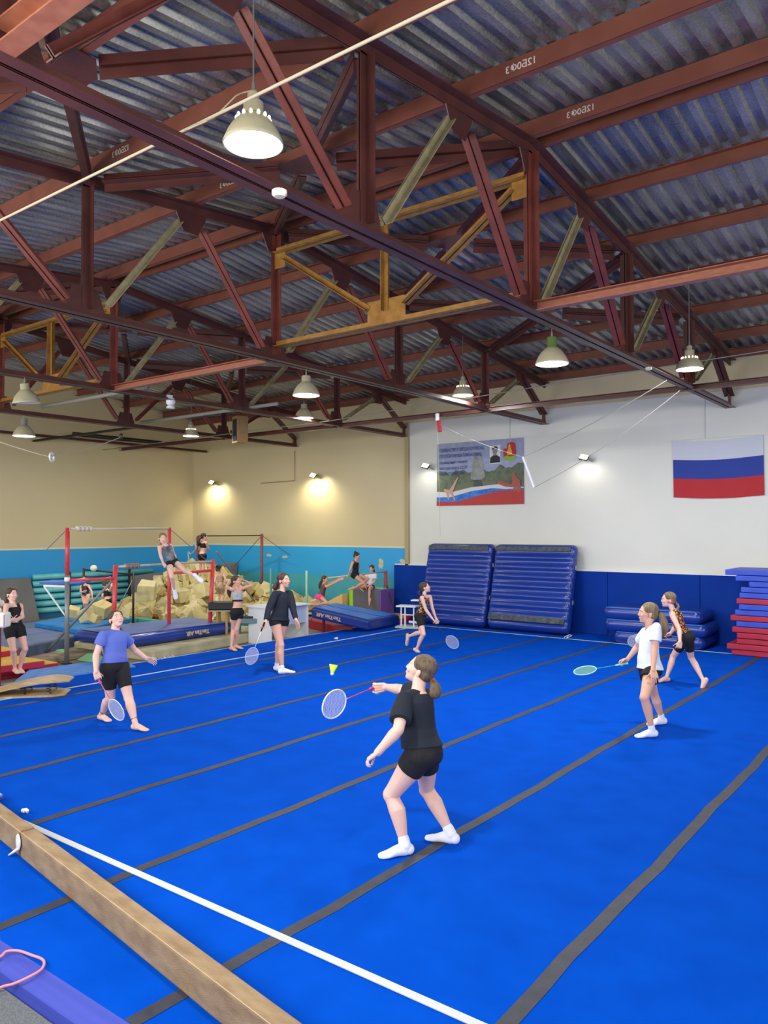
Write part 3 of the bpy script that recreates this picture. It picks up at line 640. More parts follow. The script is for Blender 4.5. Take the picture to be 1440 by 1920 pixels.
# stacked folding mats at the right
lay = [('r', 1372), ('r', 1366), ('r', 1379), ('r', 1380), ('r', 1374), ('b', 1379), ('r', 1371), ('b', 1378), ('b', 1383), ('r', 1380), ('b', 1384), ('b', 1386), ('b', 1397), ('b', 1379), ('b', 1365)]
MR = mat('vinyl_red', '#b82240', .5, var='#a81c38', vscale=4); MBl = mat('vinyl_blue', '#2f50c8', .5, var='#2a47b8', vscale=3)
words = ['bottom', 'second', 'third', 'fourth', 'fifth', 'sixth', 'seventh', 'eighth', 'ninth', 'tenth', 'eleventh', 'twelfth', 'thirteenth', 'second from top', 'top']
for k_, (c, px) in enumerate(lay):
    x0 = -3.83+(px-1372)*.013; z = .004+k_*.108; rj = random.Random(k_)
    o = MB().box((0, 0, 0), (2.1, 1.15, .1)).obj('folding_mat', MR if c == 'r' else MBl, bevel=.012, loc=(x0+1.05, 16.4+rj.uniform(-.02, .02), z+.052)); o.rotation_euler = (0, 0, rj.uniform(-.012, .012))
    tag(o, f'{"red" if c == "r" else "blue"} folding mat, {words[k_]}{"" if "top" in words[k_] else " from the floor" if k_ else ""} in the stack at right', 'mat', 'folding mats stacked at the right')

# ------------------------------------------------------------------ foreground: balance beam, rope, small litter
A = V((-6.9, 3.155, 0)); B = V((-2.6, 2.52, 0)); d = (B-A).normalized(); n_ = V((-d.y, d.x, 0)); A = A-d*1.2; Bq = B+d*.5
e = empty('balance_beam', (A+Bq)/2, 'long worn suede covered balance beam lying on the floor', 'balance beam')
M_SUEDE = mat('suede', '#a28b6a', .9, var='#8a7056', vscale=5, bump=.4, bscale=70, stretch=(1.2, 3, 3), vdetail=10)
def beamseg(a, b, nm):
    N = 24; P = []
    prof = [(.004, 0), (0, .01), (0, .168), (.004, .177), (.012, .181), (.102, .181), (.11, .177), (.114, .168), (.114, .01), (.11, 0)]
    for i in range(N+1):
        q = a.lerp(b, i/N)
        for o_, z in prof: P.append(q+n_*(o_+.003*math.sin(i*1.3)*0)+V((0, 0, z)))
    m_ = len(prof); F = [(i*m_+j, (i+1)*m_+j, (i+1)*m_+(j+1) % m_, i*m_+(j+1) % m_) for i in range(N) for j in range(m_)]
    F += [tuple(range(m_)), tuple(reversed(range(N*m_, (N+1)*m_)))]
    return MB().poly(P, F).obj(nm, M_SUEDE, e)
J = A.lerp(Bq, ((at_height(38, 1560, .18)-A).dot(d))/(Bq-A).length)
beamseg(A, J-d*.02, 'cover'); beamseg(J+d*.02, Bq, 'cover')
MB().box(J+n_*.058+V((0, 0, .088)), (.06, .1, .168), Matrix.Rotation(math.atan2(d.y, d.x), 3, 'Z')).obj('joint_core', mat('joint_wood', '#8a6b24', .6), e)
MB().ell(J-n_*.012+V((0, 0, .11)), (.045, .01, .06), Matrix.Rotation(math.atan2(d.y, d.x), 3, 'Z')).obj('white_tab', M_WHITE, e, smooth=True)
MB().tube([J-n_*.016+V((0, 0, .06)), J-n_*.03+V((-.03, 0, .035)), J-n_*.04+V((-.06, -.01, .01))], [.012, .011, .006], 8).obj('white_tab', M_WHITE, e, smooth=True)
# seam ridge of the cover
MB().tube([A+n_*.004+V((0, 0, .179)), Bq+n_*.004+V((0, 0, .179))], .0022, 6).obj('cover_seam', mat('suede_seam', '#c5ab86', .9), e)
# pink skipping rope
pts = [at_height(-60, 1790, .02), at_height(-5, 1795, .02), at_height(12, 1784, .02), at_height(35, 1783, .02), at_height(62, 1792, .02), at_height(78, 1798, .02), at_height(83, 1806, .02), at_height(76, 1819, .02), at_height(50, 1834, .02), at_height(25, 1845, .0), at_height(0, 1852, -.01), at_height(-60, 1880, -.01)]
def smooth_pts(P, k_=6):
    out = []
    for i in range(len(P)-1):
        p0, p1, p2, p3 = P[max(i-1, 0)], P[i], P[i+1], P[min(i+2, len(P)-1)]
        for j in range(k_):
            t = j/k_; out.append(.5*((2*p1)+(p2-p0)*t+(2*p0-5*p1+4*p2-p3)*t*t+(3*p1-p0-3*p2+p3)*t**3))
    return out+[P[-1]]
o = MB().tube(smooth_pts([V(p) for p in pts]), .0075, 8).obj('skipping_rope', mat('pink_cord', '#e8909c', .5), smooth=True); tag(o, 'pink skipping rope looped on the violet edge at bottom left', 'skipping rope')
# crumpled tissue, bottle, shuttle on the floor
rt = random.Random(5); p = at_height(47, 1521, .02)
mb = MB()
for q in range(5): mb.ell(p+V((rt.uniform(-.022, .022), rt.uniform(-.015, .015), rt.uniform(0, .012))), (.022, .016, .014), Euler((rt.uniform(0, 3),)*3).to_matrix(), 7, 5)
tag(mb.obj('tissue', mat('tissue', '#efe6dc', .9)), 'crumpled white tissue on the blue floor behind the beam', 'tissue')
p = at_height(0, 1494, .035); e = empty('bottle', p, 'clear blue capped plastic bottle end at the left edge behind beam', 'bottle')
MB().tube([p+V((-.22, -.1, 0)), p+V((-.03, -.012, 0)), p+V((.0, 0, 0)), p+V((.01, .003, 0))], [.034, .034, .03, .018], 16).obj('bottle_body', mat('bottle_plastic', '#9db8dd', .15, spec=.8), e, smooth=True)
MB().tube([p+V((.008, .002, 0)), p+V((.03, .01, 0))], .016, 12).obj('cap', mat('cap_blue', '#3b56b0', .4), e)
def shuttle(p, dirv, lab, ca, cb, s_=1, flying=False):
    e = empty('shuttlecock', p, lab, 'shuttlecock'); dv = V(dirv).normalized(); Q = dv.to_track_quat('Z', 'Y').to_matrix()
    MB().lathe([(.0125*s_, .0), (.016*s_, .012*s_), (.033*s_, .062*s_), (.031*s_, .062*s_), (.011*s_, .0)], p, 16, Q).obj('skirt', ca, e, smooth=True)
    MB().ell(V(p)-Q@V((0, 0, .004*s_)), (.0135*s_, .0135*s_, .014*s_), Q).obj('cork', cb, e, smooth=True)
    return e
p = at_depth(623, 1262, 6.7); shuttle(p, (.0, .25, 1), 'yellow green shuttlecock in flight in front of the main player', mat('shuttle_yellow', '#c9f23c', .5, emit=None), mat('cork_pale', '#bfe8e8', .6), 1.15)
shuttle(at_height(628, 1197, .02), (1, .3, .1), 'white shuttlecock lying on blue floor beyond the boundary line', M_WHITE, M_WHITE)

# ------------------------------------------------------------------ left hand apparatus area
def upost(mb, a, b, r=.035): mb.tube([a, b], r, 10); return mb
M_LGREY = mat('leg_grey', '#7d8387', .4, metal=.3)
M_BARW = mat('bar_wood', '#c9bfa6', .45)
# uneven bars, main set
e = empty('uneven_bars', (-13.5, 9.8, FZ), 'uneven bars with bright red posts and padded collars at left', 'uneven bars')
H1, H2 = V((-13.7, 8.05, FZ)), V((-14.0, 10.6, FZ)); L1, L2 = V((-13.2, 8.75, .1)), V((-13.45, 11.35, .3))
def up(v, z): return V((v.x, v.y, z))
MB().tube([H1, up(H1, 1.55)], .045, 12).obj('lower_post', M_LGREY, e, smooth=True)
MB().tube([up(H1, 1.5), up(H1, 2.44)], .042, 12).obj('upper_post', M_RED, e, smooth=True)
MB().tube([up(H2, FZ), up(H2, 2.44)], .038, 12).obj('upper_post', M_RED, e, smooth=True)
MB().tube([up(H1, 2.42)+V((0, .03, 0)), up(H2, 2.42)], .022, 12).obj('high_bar', M_BARW, e, smooth=True)
MB().tube([up(L1, 1.69)+V((0, .04, 0)), up(L2, 1.7)], .022, 12).obj('low_bar', M_BARW, e, smooth=True)
MB().tube([up(L1, .1)+V((-.15, .05, 0)), up(L1, 1.72)], .045, 12).obj('low_post', M_RED, e, smooth=True)
MB().tube([up(L2, .0)+V((-.1, -.02, 0)), up(L2, 1.74)], .045, 12).obj('low_post', M_RED, e, smooth=True)
MB().tube([up(H1, 1.45), up(L1, 1.47)], .03, 10).obj('spreader', M_RED, e, smooth=True)
MB().tube([up(H2, 1.45), up(L2, 1.5)], .03, 10).obj('spreader', M_RED, e, smooth=True)
foot = at_height(77, 1233, FZ)
MB().tube([foot, up(L1, 1.42)-V((.08, .02, 0))], [.028, .024], 10).obj('stay', M_LGREY, e, smooth=True)
MB().tube([up(H1, 2.42), at_x(88, 1030, -15.6)], .008, 6).obj('guy_wire', M_CHROME, e)
MB().tube([up(H2, 2.42), up(H2, 2.4)+V((-.2, 1.6, -1.0))], .008, 6).obj('guy_wire', M_CHROME, e)
MB().tube([up(H2, 1.9)+V((.5, .9, .0)), at_height(487, 1140, .1)], .02, 8).obj('stay', M_LGREY, e, smooth=True)
def collars(a, b, n, r, mt, nm):
    a = V(a); b = V(b)
    for k_ in range(n):
        q = a.lerp(b, (k_+.5)/n); dd = (b-a)/n
        MB().tube([q-dd*.36, q-dd*.2, q+dd*.2, q+dd*.36], [r*.7, r, r, r*.7], 14).obj(nm, mt, e, smooth=True)
M_WRAP = mat('pale_wrap', '#d8d2be', .8); M_RING = mat('brown_ring', '#8f7864', .6)
hb = (up(H2, 2.42)-up(H1, 2.42)); collars(up(H1, 2.42)+hb*.07, up(H1, 2.42)+hb*.22, 4, .05, M_WRAP, 'cloth_wrap')
lb_ = (up(L2, 1.69)-up(L1, 1.69)); collars(up(L1, 1.69)+lb_*.08, up(L1, 1.69)+lb_*.22, 4, .055, M_RING, 'collar')
MB().ell(up(H1, 1.47)+V((0, 0, 0)), (.055, .055, .07)).obj('joint_clamp', M_WHITE, e, smooth=True)
for v in (up(H1, FZ+.01), foot): MB().box(v, (.14, .14, .02)).obj('floor_plate', M_DARK, e)
# far single bar with dark red posts
K1 = at_height(370, 1152, -.1); K1 = V((-19.0, 15.4, 0)); K2 = V((-17.0, 16.2, 0))
q1 = at_depth(371, 1005, 23.8); q2 = at_depth(491, 1004, 23.2)
e = empty('high_bar', ((q1+q2)/2).xy.to_3d(), 'high bar on dark red posts beyond the foam pit', 'high bar')
M_RED2 = mat('red_old', '#8e3a3e', .5, var='#6e2f36', vscale=10)
MB().tube([up(q1, 0), q1], .04, 10).obj('post', M_RED2, e, smooth=True); MB().tube([up(q2, 0), q2+V((0, 0, .05))], .04, 10).obj('post', M_RED2, e, smooth=True)
MB().tube([q1, q2], .017, 8).obj('bar', M_DARK, e, smooth=True)
MB().tube([q2, q2+V((-.9, -.3, -.95))], .008, 6).obj('guy_wire', M_DARK, e); MB().tube([q2, q2+V((.7, .5, -.6))], .008, 6).obj('guy_wire', M_DARK, e)
rp = [q1+V((.0, 0, .03)), q1+V((-.1, -.1, -.15)), q1+V((.05, -.1, -.35)), q1+V((-.2, -.1, -.55)), q1+V((-.32, -.1, -.5)), q1+V((-.3, -.1, -.75))]
MB().tube(smooth_pts(rp), .022, 8).obj('hanging_rope', M_CORD, e, smooth=True)
# small low bar in front of the turquoise pipes
s1 = at_height(157, 1068, 1.25); s2 = at_height(250, 1076, 1.15)
s1 = at_depth(157, 1068, 19.6); s2 = at_depth(250, 1077, 19.9)
e = empty('low_bar', ((s1+s2)/2).xy.to_3d(), 'low practice bar on dark stands at the back left', 'low bar')
MB().tube([s1, s2], .022, 8).obj('bar', M_DARK, e, smooth=True)
for s_ in (s1, s2):
    MB().tube([up(s_, FZ), s_+V((0, 0, .04))], .028, 8).obj('stand', M_DARK, e, smooth=True)
MB().tube([up(s2, FZ)+V((-.35, -.5, 0)), s2-V((0, 0, .1))], .012, 6).obj('stay', M_CHROME, e)
MB().ell(s1+V((.28, .1, .04)), (.1, .08, .08)).obj('cloth_bundle', M_WRAP, e, smooth=True)
# third single rail with the two girls
G1, G2 = V((-12.72, 14.17, FZ)), V((-12.7, 16.62, FZ))
e = empty('training_bar', (-12.7, 15.4, FZ), 'single wooden rail on red posts where a girl sits', 'training bar')
M_RED3 = mat('red_worn', '#a04a50', .5, var='#8a3a40', vscale=12)
MB().tube([G1, up(G1, 1.24)], .036, 10).obj('post', M_RED3, e, smooth=True); MB().tube([G2, up(G2, 1.28)], .05, 10).obj('post', M_RED3, e, smooth=True)
MB().tube([up(G1, 1.2), up(G2, 1.26)], .021, 10).obj('rail', M_BARW, e, smooth=True)
MB().tube([up(G1, .75), G1+V((-.55, -.1, 0))], .01, 6).obj('stay', M_CHROME, e); MB().tube([up(G2, .9)+V((.05, 0, 0)), (-12.1, 16.3, 0)], .012, 6).obj('stay', M_DARK, e)
# pale green posts by the wall
for px, py0, py1, lb in ((575, 1070, 1152, 'pale green upright post with bent top rod by the blue wall'), (508, 1066, 1130, 'slim dark green upright post by the blue wall')):
    a = at_depth(px, py1, 21.6); b = at_depth(px, py0, 21.6); o = MB().tube([up(a, FZ), b], .035, 8).obj('upright_post', mat('pale_green' if px > 550 else 'dark_green', '#9fd0b4' if px > 550 else '#4e8f86', .5), smooth=True); tag(o, lb, 'post')
# landing mats: cream under, blue air mat on top, blue mats left
def slab(name, corners, z0, z1, mt, lab, cat='mat', bevel=.03, grp=None):
    b = [V((x, y, z0)) for x, y in corners]; t = [V((x, y, z1)) for x, y in corners]
    o = MB().hexa(b, t).obj(name, mt, bevel=bevel, smooth=False, seg=3)
    o.data.polygons.foreach_set('use_smooth', [False]*len(o.data.polygons)); return tag(o, lab, cat, grp)
def clothmat(name, c, v): return mat(name, c, .7, var=v, vscale=2.5, bump=.6, bscale=5)
slab('landing_mat', [(-12.55, 9.15), (-13.1, 12.9), (-15.4, 12.7), (-14.9, 8.9)], FZ, .1, clothmat('cream_canvas', '#b7b292', '#9d987a'), 'wrinkled cream canvas landing mat under the blue air mat', bevel=.04)
M = Matrix.Translation((-14.0, 10.3, .23))@Matrix.Rotation(math.radians(2), 4, 'Z'); o = airmat('air_mat', 1.75, 2.95, .25, M, M_AIR); tag(o, 'thick glossy blue air mat lying under the low bar', 'air mat')
MB().hexa([V((-14.75, 8.95, .352)), V((-13.25, 8.95, .352)), V((-13.2, 11.65, .352)), V((-14.7, 11.65, .352))], [V((-14.75, 8.95, .362)), V((-13.25, 8.95, .362)), V((-13.2, 11.65, .362)), V((-14.7, 11.65, .362))]).obj('top_panel', mat('air_top_worn', '#5a74ac', .4, var='#4d66a0', vscale=2), o)
M_GOLD = mat('print_gold', '#c8b98c', .5)
text_obj('lettering', 'TimTim AIR', .125, frame((.05, -1, 0), (0, 0, -1), (-13.09, 10.95, .285)), M_GOLD, o, extrude=.004, bold=.003, sx=1.0)
slab('landing_mat', [(-14.3, 7.2), (-15.4, 10.0), (-18.6, 11.2), (-17.3, 7.4)], FZ, .2, clothmat('grey_blue_canvas', '#5c6c8a', '#4c5a78'), 'faded grey blue landing mat behind the red post', bevel=.05)
slab('landing_mat', [(-13.95, 7.0), (-14.0, 9.0), (-16.9, 10.4), (-16.6, 7.0)], FZ, -.02, clothmat('sand_canvas', '#8d8068', '#776b57'), 'torn sand coloured mat under the grey blue mat', bevel=.03)
slab('landing_mat', [(-15.0, 9.1), (-15.9, 10.95), (-18.1, 11.2), (-17.0, 9.2)], .2, .32, mat('bright_mat', '#1d78b8', .45, var='#176aa6', vscale=3), 'bright blue gym mat on the grey blue mat', bevel=.03)
# turquoise heating pipes on the back left wall
e = empty('heating_pipes', (-21.1, 12.8, 0), 'thick turquoise heating pipes stacked along the back left wall', 'heating pipes')
for k_ in range(6):
    MB().tube([(-21.08, 11.35, .12+.19*k_), (-21.08, 15.3, .12+.19*k_)], .075, 14).obj('pipe', mat('turquoise_paint', '#6cc4c8', .35, var='#56aeb4', vscale=3), e, smooth=True)
for y in (12.4, 14.4): MB().box((-20.98, y, .6), (.06, .05, 1.15)).obj('bracket', M_DARK, e)
M_GMAT = mat('grey_foam_board', '#6d6d6c', .8, var='#646464', vscale=2)
o = MB().hexa([V((-20.75, 9.4, FZ)), V((-20.65, 9.4, FZ)), V((-20.65, 11.35, FZ)), V((-20.75, 11.35, FZ))], [V((-21.2, 9.4, 1.06)), V((-21.1, 9.4, 1.06)), V((-21.1, 11.3, 1.06)), V((-21.2, 11.3, 1.06))]).obj('foam_board', M_GMAT, bevel=.03); tag(o, 'grey padded board leaning on blue wall at far left', 'padded board', 'grey padded boards')
o = MB().hexa([V((-20.8, 14.4, FZ)), V((-20.7, 14.4, FZ)), V((-18.9, 16.9, FZ)), V((-19.0, 16.9, FZ))], [V((-21.0, 14.4, .95)), V((-20.9, 14.4, .95)), V((-18.95, 17.0, 1.35)), V((-19.05, 17.0, 1.35))]).obj('foam_board', M_GMAT, bevel=.03); tag(o, 'grey padded board leaning behind the foam blocks', 'padded board', 'grey padded boards')
# spotting platform with white frame
e = empty('spotting_stand', at_height(128, 1215, FZ), 'blue topped spotting stand with white tubular frame', 'spotting stand')
dS = 15.2
def pS(px, py, dd=0): return at_depth(px, py, dS+dd)
tl, tr_ = pS(74, 1095), pS(150, 1096, .3)
MB().hexa([tl, tr_, tr_+V((-.5, .55, 0)), tl+V((-.5, .55, 0))], [v+V((0, 0, .035)) for v in (tl, tr_, tr_+V((-.5, .55, 0)), tl+V((-.5, .55, 0)))]).obj('top_board', mat('stand_blue', '#3f68c8', .5), e)
MB().tube([pS(82, 1099), pS(124, 1100)], .022, 8).obj('rail', M_WHITE, e); MB().tube([pS(83, 1100), pS(123, 1155)], .018, 8).obj('brace', M_WHITE, e)
lg = pS(125, 1099); MB().tube([up(lg, FZ), lg], .035, 8).obj('leg', mat('leg_white', '#b9bdc2', .5), e)
# foam pit
e_pit = random.Random(11)
M_FOAM = mat('foam_yellow', '#c9b87e', .95, var='#b8a76c', vscale=6, bump=.3, bscale=60)
M_FOAM2 = mat('foam_pale', '#d2c594', .95, var='#c2b482', vscale=6, bump=.3, bscale=60)
def mound(x, y):
    # heap of foam against the back corner: peak near (-18.6, 14.8)
    a = math.exp(-(((x+18.7)/1.5)**2+((y-14.9)/1.5)**2)); b = math.exp(-(((x+16.4)/2.2)**2+((y-15.4)/1.6)**2))
    return .0+1.15*a+.55*b
N = 26; P = []; Q = {}
gx = [-20.3+5.6*i/N for i in range(N+1)]; gy = [12.3+4.6*j/N for j in range(N+1)]
for i in range(N+1):
    for j in range(N+1): Q[i, j] = len(P); P.append((gx[i], gy[j], FZ+max(0, mound(gx[i], gy[j])-.1)))
o = MB().poly(P, [(Q[i, j], Q[i+1, j], Q[i+1, j+1], Q[i, j+1]) for i in range(N) for j in range(N)]).obj('foam_heap', M_FOAM); tag(o, 'deep heap of pale yellow foam under the loose blocks', 'foam heap', kind='stuff')
protos = []
def irregular(s_, seed):
    r = random.Random(seed); mb = MB(); mb.box((0, 0, 0), (s_, s_*r.uniform(.8, 1.1), s_*r.uniform(.7, 1.05)))
    mb.v = [(a+r.uniform(-.1, .1)*s_, b+r.uniform(-.1, .1)*s_, c+r.uniform(-.1, .1)*s_) for a, b, c in mb.v]; return mb
for k_ in range(8):
    o = irregular(.25 if k_ < 6 else .38, k_).obj('foam_block', M_FOAM if k_ % 2 else M_FOAM2, bevel=.012); protos.append(o)
cnt = 0; first = set()
FL = 'pale yellow foam block in the big heap of the foam pit'
def block(k_, loc, rot, sc=1, lab=FL, grp='foam blocks heaped in the pit', mt=None):
    global cnt
    src = protos[k_]
    if k_ in first: o = src.copy(); COL.objects.link(o)
    else: o = src; first.add(k_)
    if mt: o.data = o.data.copy(); o.data.materials[0] = mt
    o.location = loc; o.rotation_euler = rot; o.scale = (sc,)*3; tag(o, lab, 'foam block', grp); cnt += 1
for k_ in range(235):
    while True:
        x = e_pit.uniform(-20.0, -14.9); y = e_pit.uniform(12.7, 16.7)
        if x > -16.6+(y-12.3)*.6 and y < 15: continue
        if (y-12.3)*.35+(x+20.3)*0 < 0: continue
        break
    kk = e_pit.randrange(6) if e_pit.random() < .85 else 6+e_pit.randrange(2)
    block(kk, (x, y, FZ+mound(x, y)+e_pit.uniform(-.02, .16)), (e_pit.uniform(0, 6), e_pit.uniform(0, 6), e_pit.uniform(0, 6)), e_pit.uniform(.85, 1.2))
block(6, at_depth(275, 1108, 20.6), (.2, .1, .8), 1.15, 'largest cube shaped foam block at the upper left of the heap', None)
for px, py, dd, k_, sc, lb in ((162, 1152, 17.3, 2, 1.0, 'foam block on the blue mat beside the small triangular one'), (178, 1160, 16.7, 3, .8, 'wedge like foam block lying on the blue mat, nearest'), (195, 1142, 18.2, 7, 1.0, 'foam block under the seated girl at the back'), (235, 1150, 17.6, 4, 1.0, 'foam block standing behind the blue shirted player head'), (139, 1148, 17.8, 1, .9, 'foam block beside the red post on the blue mat')):
    p = at_depth(px, py, dd); block(k_, p, (.3, .2, px), sc, lb, None)
M_GRN = mat('pit_green', '#3f9a86', .6)
ga, gb = at_height(235, 1160, .05), at_height(372, 1178, .05)
o = MB().bar(ga, gb, .2, .14, (-.5, .8, 0)).obj('pit_edge_pad', M_GRN, bevel=.02); tag(o, 'green padded bar edging the foam pit', 'edge pad')
o = MB().bar(at_height(425, 1176, .05), at_height(470, 1166, .05), .2, .16, (.5, .8, 0)).obj('pit_edge_pad', M_GRN, bevel=.02); tag(o, 'short green padded bar right of the red low post', 'edge pad')
a = at_height(242, 1152, .1); slab('folding_mat', [(a.x, a.y), (a.x+1.1, a.y+.6), (a.x+.7, a.y+1.2), (a.x-.4, a.y+.6)], .04, .13, mat('mat_orange_yellow', '#c9902c', .5, var='#b8542c', vscale=1.2), 'yellow and red folded mat at the foot of the dark stand', bevel=.01)
# wooden stool with black case
p = at_height(418, 1172, FZ); e = empty('stool', p, 'wooden legged stool carrying a black case behind the crop top girl', 'stool')
zt_s = .62; hx = V((.79, .61, 0)); hy = V((-.61, .79, 0))
c0 = at_depth(418, 1140, 17.2); c0 = up(c0, zt_s)
MB().box(c0, (.55, .35, .03), Matrix.Rotation(math.atan2(.61, .79), 3, 'Z')).obj('seat', mat('stool_top', '#9a9c84', .6), e)
for a_, b_ in ((-.1, -.1), (.1, -.1), (-.1, .1), (.1, .1)):
    q = c0+hx*a_+hy*b_; MB().tube([up(q, FZ), q], .03, 8).obj('leg', mat('stool_wood', '#a8874a', .6), e)
o = MB().box((0, 0, 0), (.58, .36, .17), Matrix.Rotation(math.atan2(.61, .79), 3, 'Z')).obj('case', mat('case_black', '#15161d', .5), bevel=.02, loc=c0+V((0, 0, .105))); tag(o, 'black case with white badge on the wooden stool', 'case')
MB().box((-.05-.0, 0, 0), (.05, .01, .05)).obj('badge', M_WHITE, o, loc=V((.11*.61-.12, -.19, .0)))
# teal stool with trays
p = at_height(466, 1195, FZ); e = empty('table', p, 'small teal legged table with grey top behind the white desk', 'table')
ct = at_depth(466, 1162, 17.4)
MB().box(ct, (.62, .5, .1), Matrix.Rotation(.6, 3, 'Z')).obj('table_top', mat('slate_top', '#5f7f88', .6), e)
for a_, b_ in ((-.22, -.16), (.22, -.16), (-.22, .16), (.22, .16)):
    q = ct+hx*a_+hy*b_; MB().tube([up(q, FZ), q-V((0, 0, .05))], .026, 8).obj('leg', mat('teal_leg', '#3fae9e', .5), e)
o = MB().box(ct+V((0, 0, .075)), (.5, .36, .04), Matrix.Rotation(.6, 3, 'Z')).obj('tray', M_DARK, bevel=.008); tag(o, 'dark tray with small clutter on the teal legged table', 'tray')
for k_ in range(6):
    q = ct+hx*e_pit.uniform(-.2, .2)+hy*e_pit.uniform(-.12, .12)+V((0, 0, .115)); o = MB().ell(q, (.03, .03, .02), nu=8, nv=6).obj('chalk_lump', M_WHITE, smooth=True); tag(o, 'small white chalk lump on the dark tray', 'chalk', 'chalk lumps on the tray')
# white desk
e = empty('desk', (-12.1, 12.4, 0), 'plain white desk standing at the edge of blue floor', 'desk')
MD = mat('desk_white', '#dfe4ea', .4); MD2 = mat('desk_grey', '#b4bfd2', .5)
x0, x1, y0, y1 = -12.95, -12.24, 11.95, 13.1; zd = .68
for y in (y0, y1): MB().box(((x0+x1)/2, y, (zd+FZ)/2), (x1-x0, .03, zd-FZ)).obj('side_panel', MD, e)
MB().box(((x0+x1)/2, (y0+y1)/2, zd+.015), (x1-x0+.1, y1-y0+.12, .03)).obj('desk_top', MD, e, bevel=.004)
MB().box((x1-.06, (y0+y1)/2, zd-.2), (.02, y1-y0-.03, .4)).obj('modesty_panel', MD2, e)
# inclined mat with red mats below
q = [at_height(695, 1168, .25), at_height(745, 1158, .25)]
b_lo0, b_lo1 = V((-11.42, 14.3, 0)), V((-11.55, 15.7, 0)); t_hi0, t_hi1 = at_height(583, 1139, .6), at_height(628, 1131, .6)
dv = (t_hi0-V((b_lo0.x, b_lo0.y, .26)))
e = empty('incline_mat', (-12, 14.8, 0), 'long blue air mat sloping down to the boundary line', 'incline mat')
lo0, lo1 = V((b_lo0.x, b_lo0.y, .01)), V((b_lo1.x, b_lo1.y, .01)); hi0 = V((t_hi0.x, t_hi0.y, .36)); hi1 = V((t_hi1.x, t_hi1.y, .36))
H_ = V((0, 0, .25))
MB().hexa([hi0, lo0, lo1, hi1], [hi0+H_, lo0+H_, lo1+H_, hi1+H_]).obj('body', M_AIRD, e, bevel=.05, seg=3)
def lerp2(u, v, z=.255): return (hi0.lerp(lo0, u)).lerp(hi1.lerp(lo1, u), v)+V((0, 0, z))
for v0, v1 in ((.05, .47), (.53, .95)):
    MB().hexa([lerp2(.03, v0), lerp2(.95, v0), lerp2(.95, v1), lerp2(.03, v1)], [lerp2(.03, v0, .262), lerp2(.95, v0, .262), lerp2(.95, v1, .262), lerp2(.03, v1, .262)]).obj('top_panel', M_AIRT, e)
fd = (lo0-hi0).normalized(); text_obj('lettering', 'TimTim AIR', .12, frame(-fd, (V((0, 0, -1))+fd*fd.z), hi0.lerp(lo0, .52)+V((0, 0, .16))+fd.cross(V((0, 0, 1)))*.012), M_GOLD, e, extrude=.004, bold=.003)
cr = (-11.9, 14.9)
slab('folding_mat', [(-12.3, 14.1), (-11.95, 14.35), (-13.6, 15.7), (-14.3, 14.9)], FZ, .1, mat('mat_red_dark', '#a01f2e', .5), 'dark red mat underneath the sloping blue air mat', bevel=.02)
slab('folding_mat', [(-13.7, 15.2), (-11.7, 16.2), (-12.0, 16.95), (-14.2, 16.9)], FZ, .11, MR, 'red mat under the grey and purple block', bevel=.02)
slab('folding_mat', [(-12.9, 16.0), (-11.75, 16.15), (-12.1, 16.9), (-13.0, 16.9)], .11, .14, mat('mat_yellow', '#d8a63c', .5), 'yellow topped mat at the foot of the purple block', bevel=.008)
# soft block with coloured sides
e = empty('soft_block', (-13.05, 16.5, .12), 'grey soft play block with purple and lime green ends', 'soft block')
bx0, bx1, by0, by1, bz0, bz1 = -13.5, -12.6, 16.2, 16.78, .13, .8
MB().box(((bx0+bx1)/2, (by0+by1)/2, (bz0+bz1)/2), (bx1-bx0, by1-by0, bz1-bz0)).obj('grey_core', mat('soft_grey', '#5b5f66', .6), e, bevel=.02)
MB().box((bx1+.03, (by0+by1)/2, (bz0+bz1)/2), (.07, by1-by0+.01, bz1-bz0+.01)).obj('purple_end', mat('soft_purple', '#6d4a96', .6), e, bevel=.015)
MB().box((bx0-.05, (by0+by1)/2, (bz0+bz1)/2), (.13, by1-by0+.02, bz1-bz0+.02)).obj('lime_end', mat('soft_lime', '#8fd42a', .6), e, bevel=.015)
MB().box(((bx0+bx1)/2+.1, (by0+by1)/2+.1, bz1+.01), (bx1-bx0-.3, by1-by0-.25, .03)).obj('top_cover', mat('soft_topgreen', '#8ccf9a', .6), e, bevel=.01)
o = MB().hexa([V((-14.5, 16.0, FZ)), V((-13.7, 16.0, FZ)), V((-13.7, 16.7, FZ)), V((-14.5, 16.7, FZ))], [V((-14.5, 16.0, .3)), V((-13.7, 16.0, .66)), V((-13.7, 16.7, .66)), V((-14.5, 16.7, .3))]).obj('foam_wedge', mat('wedge_cream', '#d8b878', .7), bevel=.02); tag(o, 'cream yellow foam wedge left of the lime and grey block', 'foam wedge')
